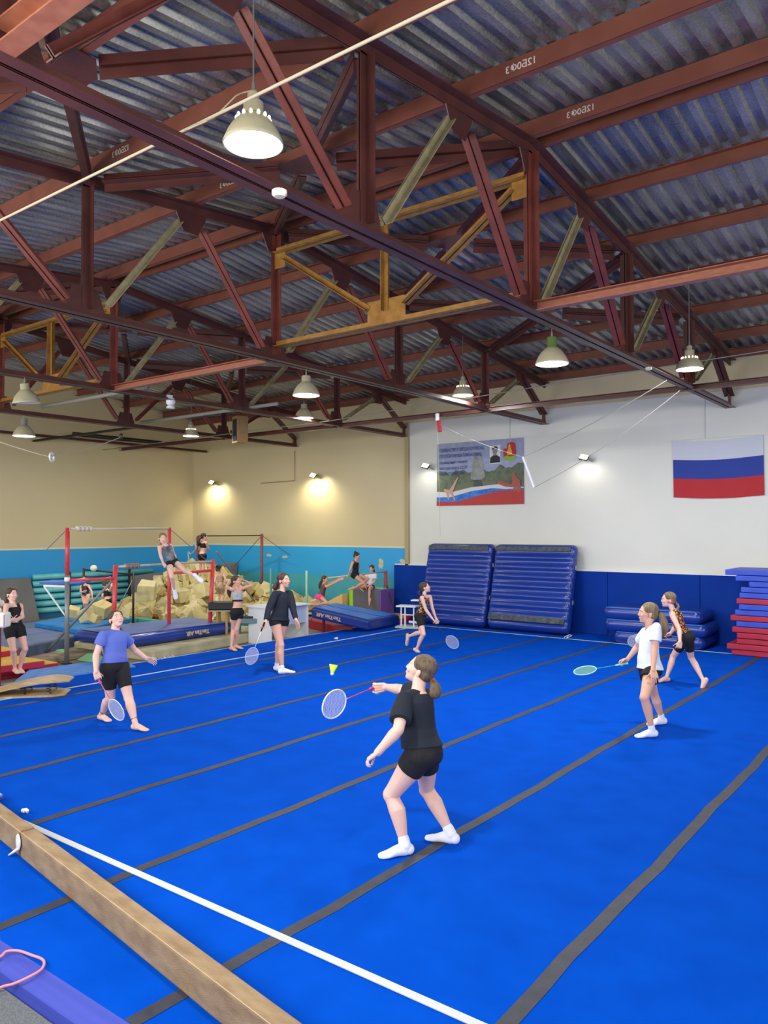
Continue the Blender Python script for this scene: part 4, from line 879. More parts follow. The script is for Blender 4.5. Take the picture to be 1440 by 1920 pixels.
# white metal rack
e = empty('rack', (-11.3, 16.1, 0), 'white metal step rack beside the leaning crash mats', 'rack')
pa, pb = at_height(742, 1176, .03), at_height(785, 1178, .03); rx = (pb-pa).normalized(); ry = V((-rx.y, rx.x, 0))
c = (pa+pb)/2+ry*.2
Rr = Matrix.Rotation(math.atan2(rx.y, rx.x), 3, 'Z')
MB().box(c+V((0, 0, 0)), (.62, .42, .05), Rr).obj('base_board', mat('rack_board', '#b5bcb2', .6), e, bevel=.01)
MB().box(c-rx*.05+V((0, 0, .5)), (.5, .36, .035), Rr).obj('shelf', M_WHITE, e, bevel=.006)
MB().box(c+rx*.18+ry*.1+V((0, 0, .64)), (.3, .25, .03), Rr).obj('shelf', M_WHITE, e, bevel=.006)
for a_, b_ in ((-.18, -.12), (-.08, -.12), (.14, -.12), (.22, .12)):
    MB().tube([c+rx*a_+ry*b_, c+rx*a_+ry*b_+V((0, 0, .5 if a_ < .2 else .64))], .018, 8).obj('leg', M_WHITE, e)
MB().tube([c-rx*.18-ry*.12+V((0, 0, .3)), c+rx*.16-ry*.12+V((0, 0, .3))], .014, 8).obj('rail', M_WHITE, e)
MB().tube([c-rx*.02+V((0, 0, .12)), c+rx*.32+V((0, 0, .1))], .03, 8).obj('rail', M_WHITE, e)
# small pile of white tape by the crash mat
o = MB().tube(smooth_pts([at_height(1058, 1195, .02), at_height(1066, 1191, .03), at_height(1063, 1196, .03), at_height(1072, 1192, .02), at_height(1066, 1190, .02)]), .012, 6).obj('ribbon', M_WHITE, smooth=True); tag(o, 'tangle of white ribbon on the floor by the crash mat', 'ribbon')
# springboard
e = empty('springboard', at_height(30, 1275, 0), 'curved plywood springboard on blue mat at the left edge', 'springboard')
M_PLY = mat('plywood', '#bfa67c', .5, var='#ab9168', vscale=3, stretch=(1, 5, 1))
sA = at_height(-60, 1300, .02); sB = at_height(-25, 1262, .02); fwd = (at_height(90, 1262, .2)-at_height(-50, 1285, .05)); fwd.z = 0; fwd.normalize(); lat = V((-fwd.y, fwd.x, 0))
S0 = at_height(-42, 1308, .03)
def curve_board(mb, S0, L, wd, z0, z1, th, wtip):
    N = 14; T_ = []; 
    for i in range(N+1):
        t = i/N; z = z0+(z1-z0)*math.sin(t*PI*.5)**1.0-.03*max(0, t-.75)*4; ww = wd if t < .75 else wd-(wd-wtip)*((t-.75)/.25)**2
        o_ = (wd-ww)/2; a = S0+fwd*L*t+lat*o_; b = S0+fwd*L*t+lat*(wd-o_); T_.append((V((a.x, a.y, z)), V((b.x, b.y, z))))
    P = []
    for a, b in T_: P += [a, b, b-V((0, 0, th)), a-V((0, 0, th))]
    F = [(i*4+j, (i+1)*4+j, (i+1)*4+(j+1) % 4, i*4+(j+1) % 4) for i in range(N) for j in range(4)]+[(0, 1, 2, 3), tuple(N*4+q for q in (3, 2, 1, 0))]
    return mb.poly(P, F)
curve_board(MB(), S0, 1.2, .62, .04, .23, .02, .3).obj('upper_board', M_PLY, e)
curve_board(MB(), S0, 1.15, .6, .02, .03, .03, .45).obj('base_board', M_PLY, e)
for t in (.5, .8):
    for l_ in (.12, .48):
        q = S0+fwd*1.15*t+lat*l_; hz = .04+.19*math.sin(t*PI*.5)-.02
        pts = [V((q.x+.035*math.cos(a*1.0), q.y+.035*math.sin(a*1.0), .03+(hz-.03)*a/25)) for a in range(26)]
        MB().tube(pts, .006, 5).obj('spring', M_DARK, e)
# yellow and red mats left, blue thin mat
MY = mat('mat_yellow2', '#d6a51e', .5, var='#c89818', vscale=3)
def two_tone(cor, z0, z1, mt_side, lab):
    o = slab('folding_mat', cor, z0, z1-.008, mt_side, lab, bevel=.01); cx = sum(c[0] for c in cor)/4; cy_ = sum(c[1] for c in cor)/4
    MB().hexa([V((cx+(x-cx)*.985, cy_+(y-cy_)*.985, z1-.01)) for x, y in cor], [V((cx+(x-cx)*.985, cy_+(y-cy_)*.985, z1)) for x, y in cor]).obj('yellow_top', MY, o); return o
a = at_height(110, 1245, 0); b = at_height(-40, 1268, 0)
dd = (a-b); dd.z = 0; dd.normalize(); nn = V((-dd.y, dd.x, 0))
if nn.x > 0: nn = -nn
two_tone([(b.x, b.y), (a.x, a.y), ((a+nn*.9).x, (a+nn*.9).y), ((b+nn*.9).x, (b+nn*.9).y)], FZ, .03, MR, 'lower red sided yellow mat with creased edge at left')
a2_, b2_ = at_height(84, 1238, .15), at_height(-40, 1254, .15)
two_tone([(b2_.x, b2_.y), (a2_.x, a2_.y), ((a2_+nn*.95).x, (a2_+nn*.95).y), ((b2_+nn*.95).x, (b2_+nn*.95).y)], .03, .15, MR, 'upper red sided yellow mat under the girl in black tank')
a3, b3 = at_height(35, 1222, .2), at_height(-60, 1236, .2)
two_tone([(b3.x, b3.y), (a3.x, a3.y), ((a3+nn*.8).x, (a3+nn*.8).y), ((b3+nn*.8).x, (b3+nn*.8).y)], .15, .25, MR, 'small raised yellow mat behind the girl in black tank')
slab('thin_mat', [(-11.95, 6.1), (-11.75, 8.2), (-12.7, 8.5), (-12.9, 6.9)], .0, .03, mat('worn_light_blue', '#2f6fc4', .6, var='#3f86cc', vscale=7), 'worn lighter blue thin mat lying over the floor edge', bevel=.008)
# white case and plush on a red pad at the left edge
q = at_depth(-1, 1187, 11.6); o = slab('vault_pad', [(q.x-.42, q.y-.35), (q.x-.05, q.y-.1), (q.x-.12, q.y+.1), (q.x-.5, q.y)], .0, q.z+.08, mat('pad_darkred', '#7c1f22', .5), 'dark red padded box at the left edge under white case', 'padded box')
q = at_depth(8, 1162, 11.45); e = empty('carry_case', q, 'white plastic carry case with red handle at the left edge', 'carry case')
MB().box(q-V((.12, .09, 0)), (.42, .2, .22), Matrix.Rotation(.65, 3, 'Z')).obj('shell', mat('case_white', '#e9e2da', .4), e, bevel=.03)
MB().box(q+V((.06, -.005, 0)), (.02, .15, .18), Matrix.Rotation(.65, 3, 'Z')).obj('end_panel', mat('case_end', '#b9b0ae', .5), e, bevel=.01)
MB().tube(smooth_pts([q+V((-.2, -.14, .11)), q+V((-.17, -.12, .16)), q+V((-.07, -.05, .16)), q+V((-.04, -.03, .11))]), .008, 6).obj('handle', M_RED, e, smooth=True)
q = at_depth(3, 1134, 11.45); mb = MB(); rt = random.Random(9)
for k_ in range(16): mb.ell(q+V((rt.uniform(-.12, .02), rt.uniform(-.08, .03), rt.uniform(-.1, .1))), (.045, .045, .05), nu=10, nv=7)
tag(mb.obj('soft_toy', mat('plush_cream', '#e2c8a8', .95, var='#efe6d8', vscale=20, bump=.8, bscale=60), smooth=True), 'fluffy cream soft toy on the white case at left edge', 'soft toy')
# torn mat edge with chips, green wedge bits
mb = MB(); rt = random.Random(4)
for k_ in range(110):
    q = at_height(rt.uniform(283, 330), 0+1232, FZ); u = rt.random(); q = at_height(285+42*u, 1238-10*u+rt.uniform(-4, 3), -.05); mb.box(q, (.03, .03, .02), Euler((rt.uniform(0, 3),)*3).to_matrix())
tag(mb.obj('foam_chips', mat('chips', '#d8d4c0', .8, var='#262420', vscale=40)), 'spilled black and white foam chips at the floor edge', 'foam chips', kind='stuff')
q = at_height(318, 1222, 0); tag(MB().box(q+V((-.15, 0, .0)), (.5, .3, .1), Matrix.Rotation(1.4, 3, 'Z')).obj('brown_box', mat('brown_wood', '#4e3226', .6)), 'dark brown low box beside the spilled foam chips', 'box')
q = at_height(115, 1230, FZ)
for px, py, lb in ((112, 1230, 'pale green floor wedge near the grey bar strut'), (170, 1238, 'pale green floor wedge behind the blue shirted player')):
    q = at_height(px, py, FZ+.01); o = MB().hexa([q+V((-.25, -.15, 0)), q+V((.2, -.15, 0)), q+V((.25, .25, 0)), q+V((-.15, .3, 0))], [q+V((-.1, 0, .12)), q+V((.08, 0, .12)), q+V((.08, .1, .12)), q+V((-.08, .1, .12))]).obj('floor_wedge', mat('wedge_green', '#6fae80', .7)); tag(o, lb, 'floor wedge', 'pale green floor wedges')
# ------------------------------------------------------------------ people
pass

def skinmat(n, c): return mat('skin_'+n, c, .55, sub=.12, var=None)
SKIN = skinmat('light', '#d9a78f'); SKIN2 = skinmat('warm', '#cf9c7c'); SKINP = skinmat('pale', '#e2b8a8')
M_EYE = mat('eye_white', '#e8e4e0', .3); M_IRIS = mat('iris', '#2a1c16', .3); M_LIP = mat('lip', '#b5645c', .5); M_BROW = mat('brow', '#4a3426', .8)
def hairmat(n, c, v): return mat('hair_'+n, c, .5, var=v, vscale=7, bump=.6, bscale=40, stretch=(6, 6, 1.2))
H_BR = hairmat('brown', '#3a2a20', '#5a4534'); H_LB = hairmat('light_brown', '#6e5a42', '#98835f'); H_DK = hairmat('dark', '#1c1512', '#33261f'); H_MB = hairmat('mid_brown', '#4d3d30', '#7a6650')
def leopard(name, ca, cb, cc):
    m = bpy.data.materials.new(name); m.use_nodes = True; nt = m.node_tree; b = nt.nodes['Principled BSDF']
    tc = nt.nodes.new('ShaderNodeTexCoord'); v = nt.nodes.new('ShaderNodeTexVoronoi'); v.inputs['Scale'].default_value = 26; v.feature = 'DISTANCE_TO_EDGE'
    n = nt.nodes.new('ShaderNodeTexNoise'); n.inputs['Scale'].default_value = 5
    r = nt.nodes.new('ShaderNodeValToRGB'); r.color_ramp.interpolation = 'CONSTANT'; r.color_ramp.elements[0].color = rgb(ca); r.color_ramp.elements[1].color = (1, 1, 1, 1); r.color_ramp.elements[1].position = .16
    r2 = nt.nodes.new('ShaderNodeValToRGB'); r2.color_ramp.elements[0].color = rgb(cb); r2.color_ramp.elements[1].color = rgb(cc); r2.color_ramp.elements[0].position = .42; r2.color_ramp.elements[1].position = .58
    nt.links.new(tc.outputs['Object'], v.inputs['Vector']); nt.links.new(tc.outputs['Object'], n.inputs['Vector']); nt.links.new(v.outputs['Distance'], r.inputs[0]); nt.links.new(n.outputs['Fac'], r2.inputs[0])
    mx = nt.nodes.new('ShaderNodeMix'); mx.data_type = 'RGBA'; mx.blend_type = 'MULTIPLY'; mx.inputs['Factor'].default_value = 1
    nt.links.new(r.outputs[0], mx.inputs[6]); nt.links.new(r2.outputs[0], mx.inputs[7]); nt.links.new(mx.outputs[2], b.inputs['Base Color']); b.inputs['Roughness'].default_value = .5
    return m
LEO = leopard('leopard_print', '#3a1414', '#c83a3c', '#d0a63a'); LEO2 = leopard('leopard_print_two', '#2a1410', '#b8342e', '#c9a244')
M_BLK = mat('black_fabric', '#121218', .85, bump=.1, bscale=30); M_NAVY = mat('navy_black_fabric', '#141d2b', .9, bump=.25, bscale=14)
M_SOCK = mat('white_sock', '#e4e9f4', .9, bump=.2, bscale=120); M_WTEE = mat('white_tee', '#dde4ee', .85, bump=.25, bscale=12)
M_BTEE = mat('blue_tee', '#5a6ec4', .85, bump=.25, bscale=12); M_PINK = mat('pink_cloth', '#e0418c', .8); M_GTOP = mat('grey_top', '#a9adb2', .8, bump=.1)

def remesh_obj(mb, name, mt, parent, vox, smooth=3, fac=.5):
    me = mb.mesh(name); bm = bmesh.new(); bm.from_mesh(me); bmesh.ops.recalc_face_normals(bm, faces=bm.faces); bm.to_mesh(me); bm.free()
    o = bpy.data.objects.new(name, me); COL.objects.link(o)
    r = o.modifiers.new('r', 'REMESH'); r.mode = 'VOXEL'; r.voxel_size = vox; r.use_smooth_shade = True
    if smooth: s = o.modifiers.new('s', 'SMOOTH'); s.iterations = smooth; s.factor = fac
    dg = bpy.context.evaluated_depsgraph_get(); me2 = bpy.data.meshes.new_from_object(o.evaluated_get(dg)); bpy.data.objects.remove(o); bpy.data.meshes.remove(me)
    me2.name = name; me2.materials.clear(); return link(name, me2, mt, parent, smooth=True)

def ring_loft(mb, rings, n=16):
    """rings: (centre, rx, ry, X axis, Y axis)"""
    base = len(mb.v)
    for c, rx, ry, X, Y in rings:
        for k_ in range(n):
            t = 2*PI*k_/n; mb.v.append(tuple(c+X*(rx*math.cos(t))+Y*(ry*math.sin(t))))
    for i in range(len(rings)-1):
        for k_ in range(n):
            l = (k_+1) % n; mb.f.append((base+i*n+k_, base+i*n+l, base+(i+1)*n+l, base+(i+1)*n+k_))
    mb.f.append(tuple(base+k_ for k_ in reversed(range(n)))); mb.f.append(tuple(base+(len(rings)-1)*n+k_ for k_ in range(n)))
def limb(mb, a, b, prof, hint, caps=True, n=22):
    """tapered limb: prof = [(t, r along hint, r across)]"""
    d = (b-a).normalized(); X = hint-d*hint.dot(d)
    X = X.normalized() if X.length > 1e-4 else d.orthogonal().normalized()
    Y = d.cross(X)
    ring_loft(mb, [(a.lerp(b, t)+X*(off if off else 0), rx, ry, X, Y) for t, rx, ry, off in [(p+(0,))[:4] for p in prof]], n)
    if caps:
        mb.ell(a+X*(prof[0][3] if len(prof[0]) > 3 else 0), (prof[0][1],)*3, nu=12, nv=8); mb.ell(b, (prof[-1][1],)*3, nu=12, nv=8)
def ray_sphere(px, py, C, L, sign):
    d = ray(px, py); o = EYE-C; a = d.dot(d); b = 2*d.dot(o); c = o.dot(o)-L*L; D = b*b-4*a*c
    if D <= 0 or sign == 0:
        t = -b/(2*a); p = EYE+d*t; return C+(p-C).normalized()*L if sign != 0 or (p-C).length > L else p
    return EYE+d*((-b+sign*math.sqrt(D))/(2*a))
def two_bone(px, py, A, LA, B, LB, sign):
    d = ray(px, py); t0 = (A+B).lerp(V((0, 0, 0)), .5); t0 = (t0-EYE).dot(d)/d.dot(d); best = None
    for i in range(-120, 121):
        t = t0*(1+i*.0006*(10/t0)); p = EYE+d*t; e_ = ((p-A).length-LA)**2+((p-B).length-LB)**2-sign*i*2e-6
        if best is None or e_ < best[0]: best = (e_, p)
    return best[1]
def azv(a): return V((math.cos(math.radians(a)), math.sin(math.radians(a)), 0))

def make_hand(mb, W, D, N, S_, L, right, curl, spread=.12, thumb_in=.5, k_=1.0):
    """W wrist, D direction, N palm normal, S_ thumb side; L hand length"""
    r = L*.047*k_
    K = W+D*L*.5
    for s_ in (-.3, -.1, .1, .3):
        limb(mb, W+D*L*.04+S_*(L*s_*.55), K+S_*(L*s_*.72), [(0, L*.085, L*.075), (.5, L*.105, L*.085), (1, L*.08, L*.07)], N, True, 8)
    fl = [(.30, .42, .78), (.10, .47, 1), (-.10, .44, 1.03), (-.29, .34, 1.1)]
    for s_, ln, cf in fl:
        p = K+S_*(L*s_*.76); ang = curl*.55*cf; dd = D+S_*(s_*spread)
        for seg, (fr, ac) in enumerate(((.42, .75), (.32, 1.0), (.26, .7))):
            dr = (dd.normalized()*math.cos(ang)+N*math.sin(ang)).normalized(); q = p+dr*(L*ln*fr)
            rr = r*(1-.12*seg); limb(mb, p, q, [(0, rr, rr), (1, rr*.92, rr*.92)], N, True, 8); p = q; ang += curl*ac*.9*cf
    p = W+D*L*.13+S_*L*.2+N*L*.03; dd = (D*.62+S_*(.75-.55*thumb_in*min(curl, 1))+N*(.25+.5*thumb_in*min(curl, 1.2))).normalized()
    for fr, b_ in ((.24, 0), (.17, .5), (.14, .6)):
        q = p+dd*L*fr; limb(mb, p, q, [(0, r*1.2, r*1.2), (1, r*1.08, r*1.08)], N, True, 8); p = q; dd = (dd+D*.35*b_-S_*.35*b_*curl+N*.15*b_*curl).normalized()

def person(lab, S, az, P, depth=None, feet='floor', floor=0., skin=SKIN, g=1.0, vox=.006, hair=(H_BR, 'pony'), head=None, top=None, bottom=None, socks=None,
           signs={}, hands={}, lift=(0, 0), headaz=None, headpitch=0, headroll=0, hairlen=.2, pelvis_dd=0, face=True, lean=0):
    """P: joint name -> pixel. Returns dict of joints."""
    J = {}; fwd = azv(az); AH = .045*S
    LT, LS, LF, LUA, LFA, LH = .245*S, .235*S, .15*S, .165*S, .145*S, .1*S
    sg = lambda k_, d=0: signs.get(k_, d)
    if feet == 'floor':
        for s_ in 'LR':
            if 'ank'+s_ in P: J['ank'+s_] = at_height(*P['ank'+s_], floor+AH+(lift[0] if s_ == 'L' else lift[1]))
        dm = [(J[k_]-EYE).dot(FWD) for k_ in J]; depth = depth or sum(dm)/len(dm)
    J['pel'] = at_depth(*P['pel'], depth+pelvis_dd)
    J['neck'] = ray_sphere(*P['neck'], J['pel'], .285*S, sg('neck'))
    spine = (J['neck']-J['pel']).normalized()
    rgt = fwd.cross(spine).normalized(); fw = spine.cross(rgt).normalized()
    srgt = rgt
    if 'shaz' in signs: srgt = azv(signs['shaz']).cross(spine).normalized()
    up_ = lambda t: J['pel'].lerp(J['neck'], t)
    for s_, k_ in (('L', -1), ('R', 1)):
        J['hip'+s_] = J['pel']+rgt*(k_*.052*S)-spine*.01*S
        J['sh'+s_] = up_(.93)+srgt*(k_*.098*S)
        if 'sh'+s_ in P:
            c = up_(.93); a = [ray_sphere(*P['sh'+s_], c, .1*S, q) for q in (-1, 1)]
            J['sh'+s_] = min(a, key=lambda v: (v-J['sh'+s_]).length)
        if 'ank'+s_ in J:
            J['kn'+s_] = two_bone(*P['kn'+s_], J['hip'+s_], LT, J['ank'+s_], LS, sg('kn'+s_))
        else:
            J['kn'+s_] = ray_sphere(*P['kn'+s_], J['hip'+s_], LT, sg('kn'+s_, -1))
            J['ank'+s_] = ray_sphere(*P['ank'+s_], J['kn'+s_], LS, sg('ank'+s_, 1)) if 'ank'+s_ in P else J['kn'+s_]-V((0, 0, LS))
        if 'toe'+s_ in P:
            if feet == 'floor' and (lift[0] if s_ == 'L' else lift[1]) == 0:
                td = at_height(*P['toe'+s_], floor+.015)-J['ank'+s_]; td.z = 0
                J['toe'+s_] = J['ank'+s_]+td.normalized()*.115*S; J['toe'+s_].z = floor+.022*S*.5
            else: J['toe'+s_] = ray_sphere(*P['toe'+s_], J['ank'+s_], .12*S, sg('toe'+s_, 0))
        else: J['toe'+s_] = J['ank'+s_]+fwd*.11*S-V((0, 0, AH*.7))
        J['el'+s_] = ray_sphere(*P['el'+s_], J['sh'+s_], LUA, sg('el'+s_, -1))
        J['wr'+s_] = ray_sphere(*P['wr'+s_], J['el'+s_], LFA, sg('wr'+s_, -1))
        if 'ha'+s_ in P: J['ha'+s_] = ray_sphere(*P['ha'+s_], J['wr'+s_], LH*.9, sg('ha'+s_, 0))
        else: J['ha'+s_] = J['wr'+s_]+(J['wr'+s_]-J['el'+s_]).normalized()*LH
    for k_, v_ in signs.get('push', {}).items(): J[k_] = J[k_]-(J[k_]-EYE).normalized()*v_
    J['head'] = ray_sphere(*P['head'], J['neck'], .118*S, sg('head'))
    root = (J['pel'].x, J['pel'].y, floor if feet == 'floor' else J['pel'].z)
    e = empty('person', root, lab, 'person')
    J['root'] = e
    # --- body
    mb = MB()
    def torso(mb, add=0, t0=-.22, t1=1.0, waist=1.0, full=False, flare=0):
        st = [(-.15, .06, .05), (-.1, .082, .066), (0, .092, .07), (.1, .09, .068), (.25, .078, .059), (.4, .07, .053), (.55, .073, .055), (.7, .079, .058), (.82, .08, .056), (.9, .07, .05), (.96, .05, .042), (1.0, .034, .034)]
        R_ = []
        for t, a, b in st:
            if t < t0-.001 or t > t1+.001: continue
            X = rgt.lerp(srgt, max(0, min(1, t))).normalized(); off = fw*(.006*S*math.sin(max(0, t)*PI*1.2))
            if t <= .1: off -= fw*(.012*S)
            w_ = (a*g*waist+flare*max(0, 1-t*1.6))*S+add; d_ = (b*g*waist+flare*max(0, 1-t*1.6))*S+add
            R_.append((up_(t)+off, w_, d_, X, spine.cross(X)*-1))
        ring_loft(mb, R_, 24)
    def gl(q): return q*g*S
    torso(mb)
    for k_ in (-1, 1):      # buttocks, trapezius, chest
        mb.ell(up_(-.03)+rgt*(k_*.042*S)-fw*.03*S, (gl(.048),)*3)
    limb(mb, up_(.9), J['head']-spine*.02*S, [(0, gl(.034), gl(.034)), (.5, gl(.029), gl(.03)), (1, gl(.031), gl(.032))], fw)
    for s_ in 'LR':
        limb(mb, up_(.97), J['sh'+s_], [(0, gl(.03), gl(.026)), (1, gl(.03), gl(.028))], fw)
        kn = J['kn'+s_]; hp = J['hip'+s_]; an = J['ank'+s_]
        leg_back = -((kn-hp).normalized()+(kn-an).normalized())   # behind the knee
        hb = fw if leg_back.length < .05 else -leg_back.normalized()
        limb(mb, hp, kn, [(0, gl(.056), gl(.054)), (.25, gl(.055), gl(.05)), (.6, gl(.044), gl(.041)), (.88, gl(.036), gl(.034)), (1, gl(.035), gl(.033))], hb)
        limb(mb, kn, an, [(0, gl(.033), gl(.032)), (.14, gl(.031), gl(.031), -gl(.003)), (.32, gl(.036), gl(.034), -gl(.009)), (.55, gl(.03), gl(.028), -gl(.006)), (.82, gl(.021), gl(.02)), (1, gl(.021), gl(.02))], hb)
        toe = J['toe'+s_]; fd = (toe-an); dn = (an-kn).normalized(); 
        if feet == 'floor' and not (lift[0] if s_ == 'L' else lift[1]): dn = V((0, 0, -1))
        else: dn = (dn-fd.normalized()*dn.dot(fd.normalized())).normalized()
        fdn = fd.normalized(); fdn = (fdn-dn*fdn.dot(dn)*1.0).normalized(); sd = fdn.cross(dn)
        heel = an+dn*(AH*.42)-fdn*.018*S; J['heel'+s_] = heel; ball = an+fdn*.085*S+dn*(AH*.66); tip = an+fdn*.115*S+dn*(AH*.74)
        def foot(m2, ad=0, heel=heel, fdn=fdn, sd=sd, dn=dn, an=an, ball=ball, tip=tip):
            m2.ell(heel, (.024*S+ad,)*3, nu=12, nv=8)
            ring_loft(m2, [(heel-fdn*.012*S, .018*S+ad, .018*S+ad, sd, dn), (heel+fdn*.02*S, .023*S+ad, .026*S+ad, sd, dn), (an+fdn*.045*S+dn*AH*.42, .025*S+ad, .023*S+ad, sd, dn), (ball, .031*S+ad, .0145*S+ad, sd, dn), (tip, .027*S+ad, .011*S+ad, sd, dn), (tip+fdn*(.014*S+ad), .015*S+ad, .007*S+ad, sd, dn)], 14)
            limb(m2, an, an+fdn*.05*S+dn*AH*.45, [(0, .02*S+ad, .02*S+ad), (1, .019*S+ad, .02*S+ad)], dn)
        J['footf'+s_] = foot; foot(mb)
        el, wr, sh = J['el'+s_], J['wr'+s_], J['sh'+s_]
        limb(mb, sh, el, [(0, gl(.031), gl(.031)), (.3, gl(.03), gl(.028)), (.7, gl(.0255), gl(.024)), (1, gl(.023), gl(.023))], fw)
        limb(mb, el, wr, [(0, gl(.0235), gl(.0235)), (.25, gl(.025), gl(.023)), (.7, gl(.018), gl(.0175)), (1, gl(.0165), gl(.014))], fw)
        D = (J['ha'+s_]-wr).normalized(); hh_ = hands.get(s_, {}); right = s_ == 'R'
        if 'along' in hh_:   # thumb side points along the handle held
            Sx = V(hh_['along']); Sx = (Sx-D*Sx.dot(D)).normalized(); N_ = Sx.cross(D) if right else D.cross(Sx)
        else:
            N_ = V(hh_.get('palm', (rgt*(-1 if right else 1)))); N_ = (N_-D*N_.dot(D)).normalized(); Sx = D.cross(N_) if right else N_.cross(D)
        J['palm'+s_] = wr+D*LH*.5+N_*LH*.2; J['N'+s_] = N_; J['D'+s_] = D; J['S'+s_] = Sx
        make_hand(mb, wr, D, N_, Sx, LH, right, hh_.get('curl', .45), k_=1.05)
    # --- head
    hz = azv(headaz if headaz is not None else az); hu0 = V((0, 0, 1)) if head != 'spine' else spine
    pr_ = math.radians(headpitch); side = hz.cross(hu0).normalized(); hf = (hz*math.cos(pr_)+hu0*math.sin(pr_)).normalized(); hu = side.cross(hf).normalized()
    if headroll:
        q = Matrix.Rotation(math.radians(headroll), 3, hf); side = q@side; hu = q@hu
    HM = Matrix((side, hf, hu)).transposed(); k_ = .155*S/.225; C = J['head']
    def hp_(x, y, z): return C+HM@V((x*k_, y*k_, z*k_))
    def he(m2, c, r, nu=18, nv=12): m2.ell(hp_(*c), tuple(q*k_ for q in r), HM, nu, nv)
    he(mb, (0, -.012, .035), (.073, .09, .078)); he(mb, (0, .03, .0), (.062, .062, .075)); he(mb, (0, .036, -.045), (.05, .05, .056)); he(mb, (0, .062, -.078), (.024, .022, .022)); he(mb, (0, -.02, -.045), (.055, .06, .05))
    limb(mb, hp_(0, .086, .012), hp_(0, .097, -.02), [(0, .006*k_, .007*k_), (1, .009*k_, .009*k_)], hf); 
    for q in (-1, 1):
        he(mb, (q*.009, .09, -.024), (.007, .008, .006), 10, 6); he(mb, (q*.034, .067, -.018), (.022, .02, .024), 12, 8); he(mb, (q*.028, .074, .03), (.026, .009, .009), 12, 6)
        he(mb, (q*.073, -.008, -.012), (.008, .017, .027), 12, 8); he(mb, (q*.077, -.014, -.003), (.007, .013, .018), 10, 6)
    he(mb, (0, .084, -.049), (.02, .01, .007), 12, 6); he(mb, (0, .08, -.058), (.017, .01, .007), 12, 6)
    body = remesh_obj(mb, 'body', skin, e, vox, 6, .45)
    if face:
        for q in (-1, 1):
            ew = MB(); he(ew, (q*.029, .0785, .008), (.0105, .007, .0046), 12, 8); ew = ew.obj('eye', M_EYE, e, smooth=True)
            ir = MB(); he(ir, (q*.031, .0832, .008), (.0052, .0035, .0047), 10, 6); ir.obj('iris', M_IRIS, ew, smooth=True)
            br = MB(); br.tube([hp_(q*.018, .088, .031), hp_(q*.033, .086, .034), hp_(q*.048, .074, .028)], [.0024*k_, .0026*k_, .0014*k_], 6); br.obj('eyebrow', M_BROW, e)
        lp = MB(); he(lp, (0, .086, -.0535), (.019, .008, .0065), 12, 8); lp.obj('lips', M_LIP, e, smooth=True)
    # --- hair
    hm, style = hair[0], hair[1]
    hb_ = MB(); he(hb_, (0, -.022, .042), (.079, .094, .081), 24, 16); he(hb_, (0, -.04, .0), (.074, .07, .075), 20, 12)
    for q in (-1, 1): he(hb_, (q*.052, .018, .052), (.025, .035, .045), 12, 8)
    hobj = remesh_obj(hb_, 'hair', hm, e, max(vox, .006), 4, .5)
    if style in ('pony', 'braid', 'low', 'side'):
        st = hp_(0, -.11, .02) if style == 'pony' else hp_(0, -.1, -.03)
        if style == 'side': st = hp_(-.03, -.1, -.02)
        pd = hair[2] if len(hair) > 2 else None
        end = pd if pd else st-hf*.03*S-V((0, 0, hairlen*S))
        end = V(end) if not pd else at_depth(pd[0], pd[1], (st-EYE).dot(FWD)+(pd[2] if len(pd) > 2 else 0))
        n_ = 9; pts = []; rr = []
        for i in range(n_):
            t = i/(n_-1); q = st.lerp(end, t)-hf*(.03*S*math.sin(t*PI)); pts.append(q)
            base = .02*S*(.55+1.0*math.sin(min(1, t*1.4+.12)*PI*.62)) if t < .6 else .02*S*(1.55*(1-(t-.6)/.4)**.8+.12)
            if style == 'braid': base = .013*S*(1+.28*math.cos(i*PI)); 
            rr.append(base)
        MB().tube(pts, rr, 12).obj('ponytail', hm, e, smooth=True)
        MB().tube([st-(pts[1]-st)*.1, st+(pts[1]-st)*.35], .017*S, 10).obj('hair_tie', signs.get('tie', M_BLK), e, smooth=True)
    elif style == 'bun':
        bb = MB(); he(bb, (0, -.09, .09), (.04, .04, .038)); bb.obj('bun', hm, e, smooth=True)
    # --- clothes
    if top:
        mt, t0, sl, add = top['mat'], top.get('t0', -.12), top.get('sleeve', .0), top.get('add', .012)
        cl = MB(); st_t1 = top.get('t1', .96)
        # torso shell between t0 and t1
        stn = [(-.3, .09, .074), (-.2, .094, .076), (-.1, .094, .074), (0, .094, .072), (.1, .09, .069), (.25, .079, .061), (.4, .072, .055), (.55, .075, .057), (.7, .08, .06), (.82, .081, .058), (.9, .07, .051), (.96, .05, .043)]
        lo = [q for q in stn if t0-.001 <= q[0] <= st_t1+.001]
        R_ = []
        for t, a, b in lo:
            X = rgt.lerp(srgt, max(0, min(1, t))).normalized(); off = fw*(.006*S*math.sin(max(0, t)*PI*1.2))
            if t <= .1: off -= fw*(.012*S*(1 if not top.get('loose') else .6))
            k2 = top.get('loose', 0)*max(0, min(1, (.75-t)/.4))*S*(.6 if t < .05 else 1)
            if t < .05 and top.get('sleeve', 0): a = max(a, .116); b = max(b, .08)
            R_.append((up_(t)+off, a*g*S+add+k2*.35, b*g*S+add+k2, X, spine.cross(X)*-1))
        ring_loft(cl, R_, 24)
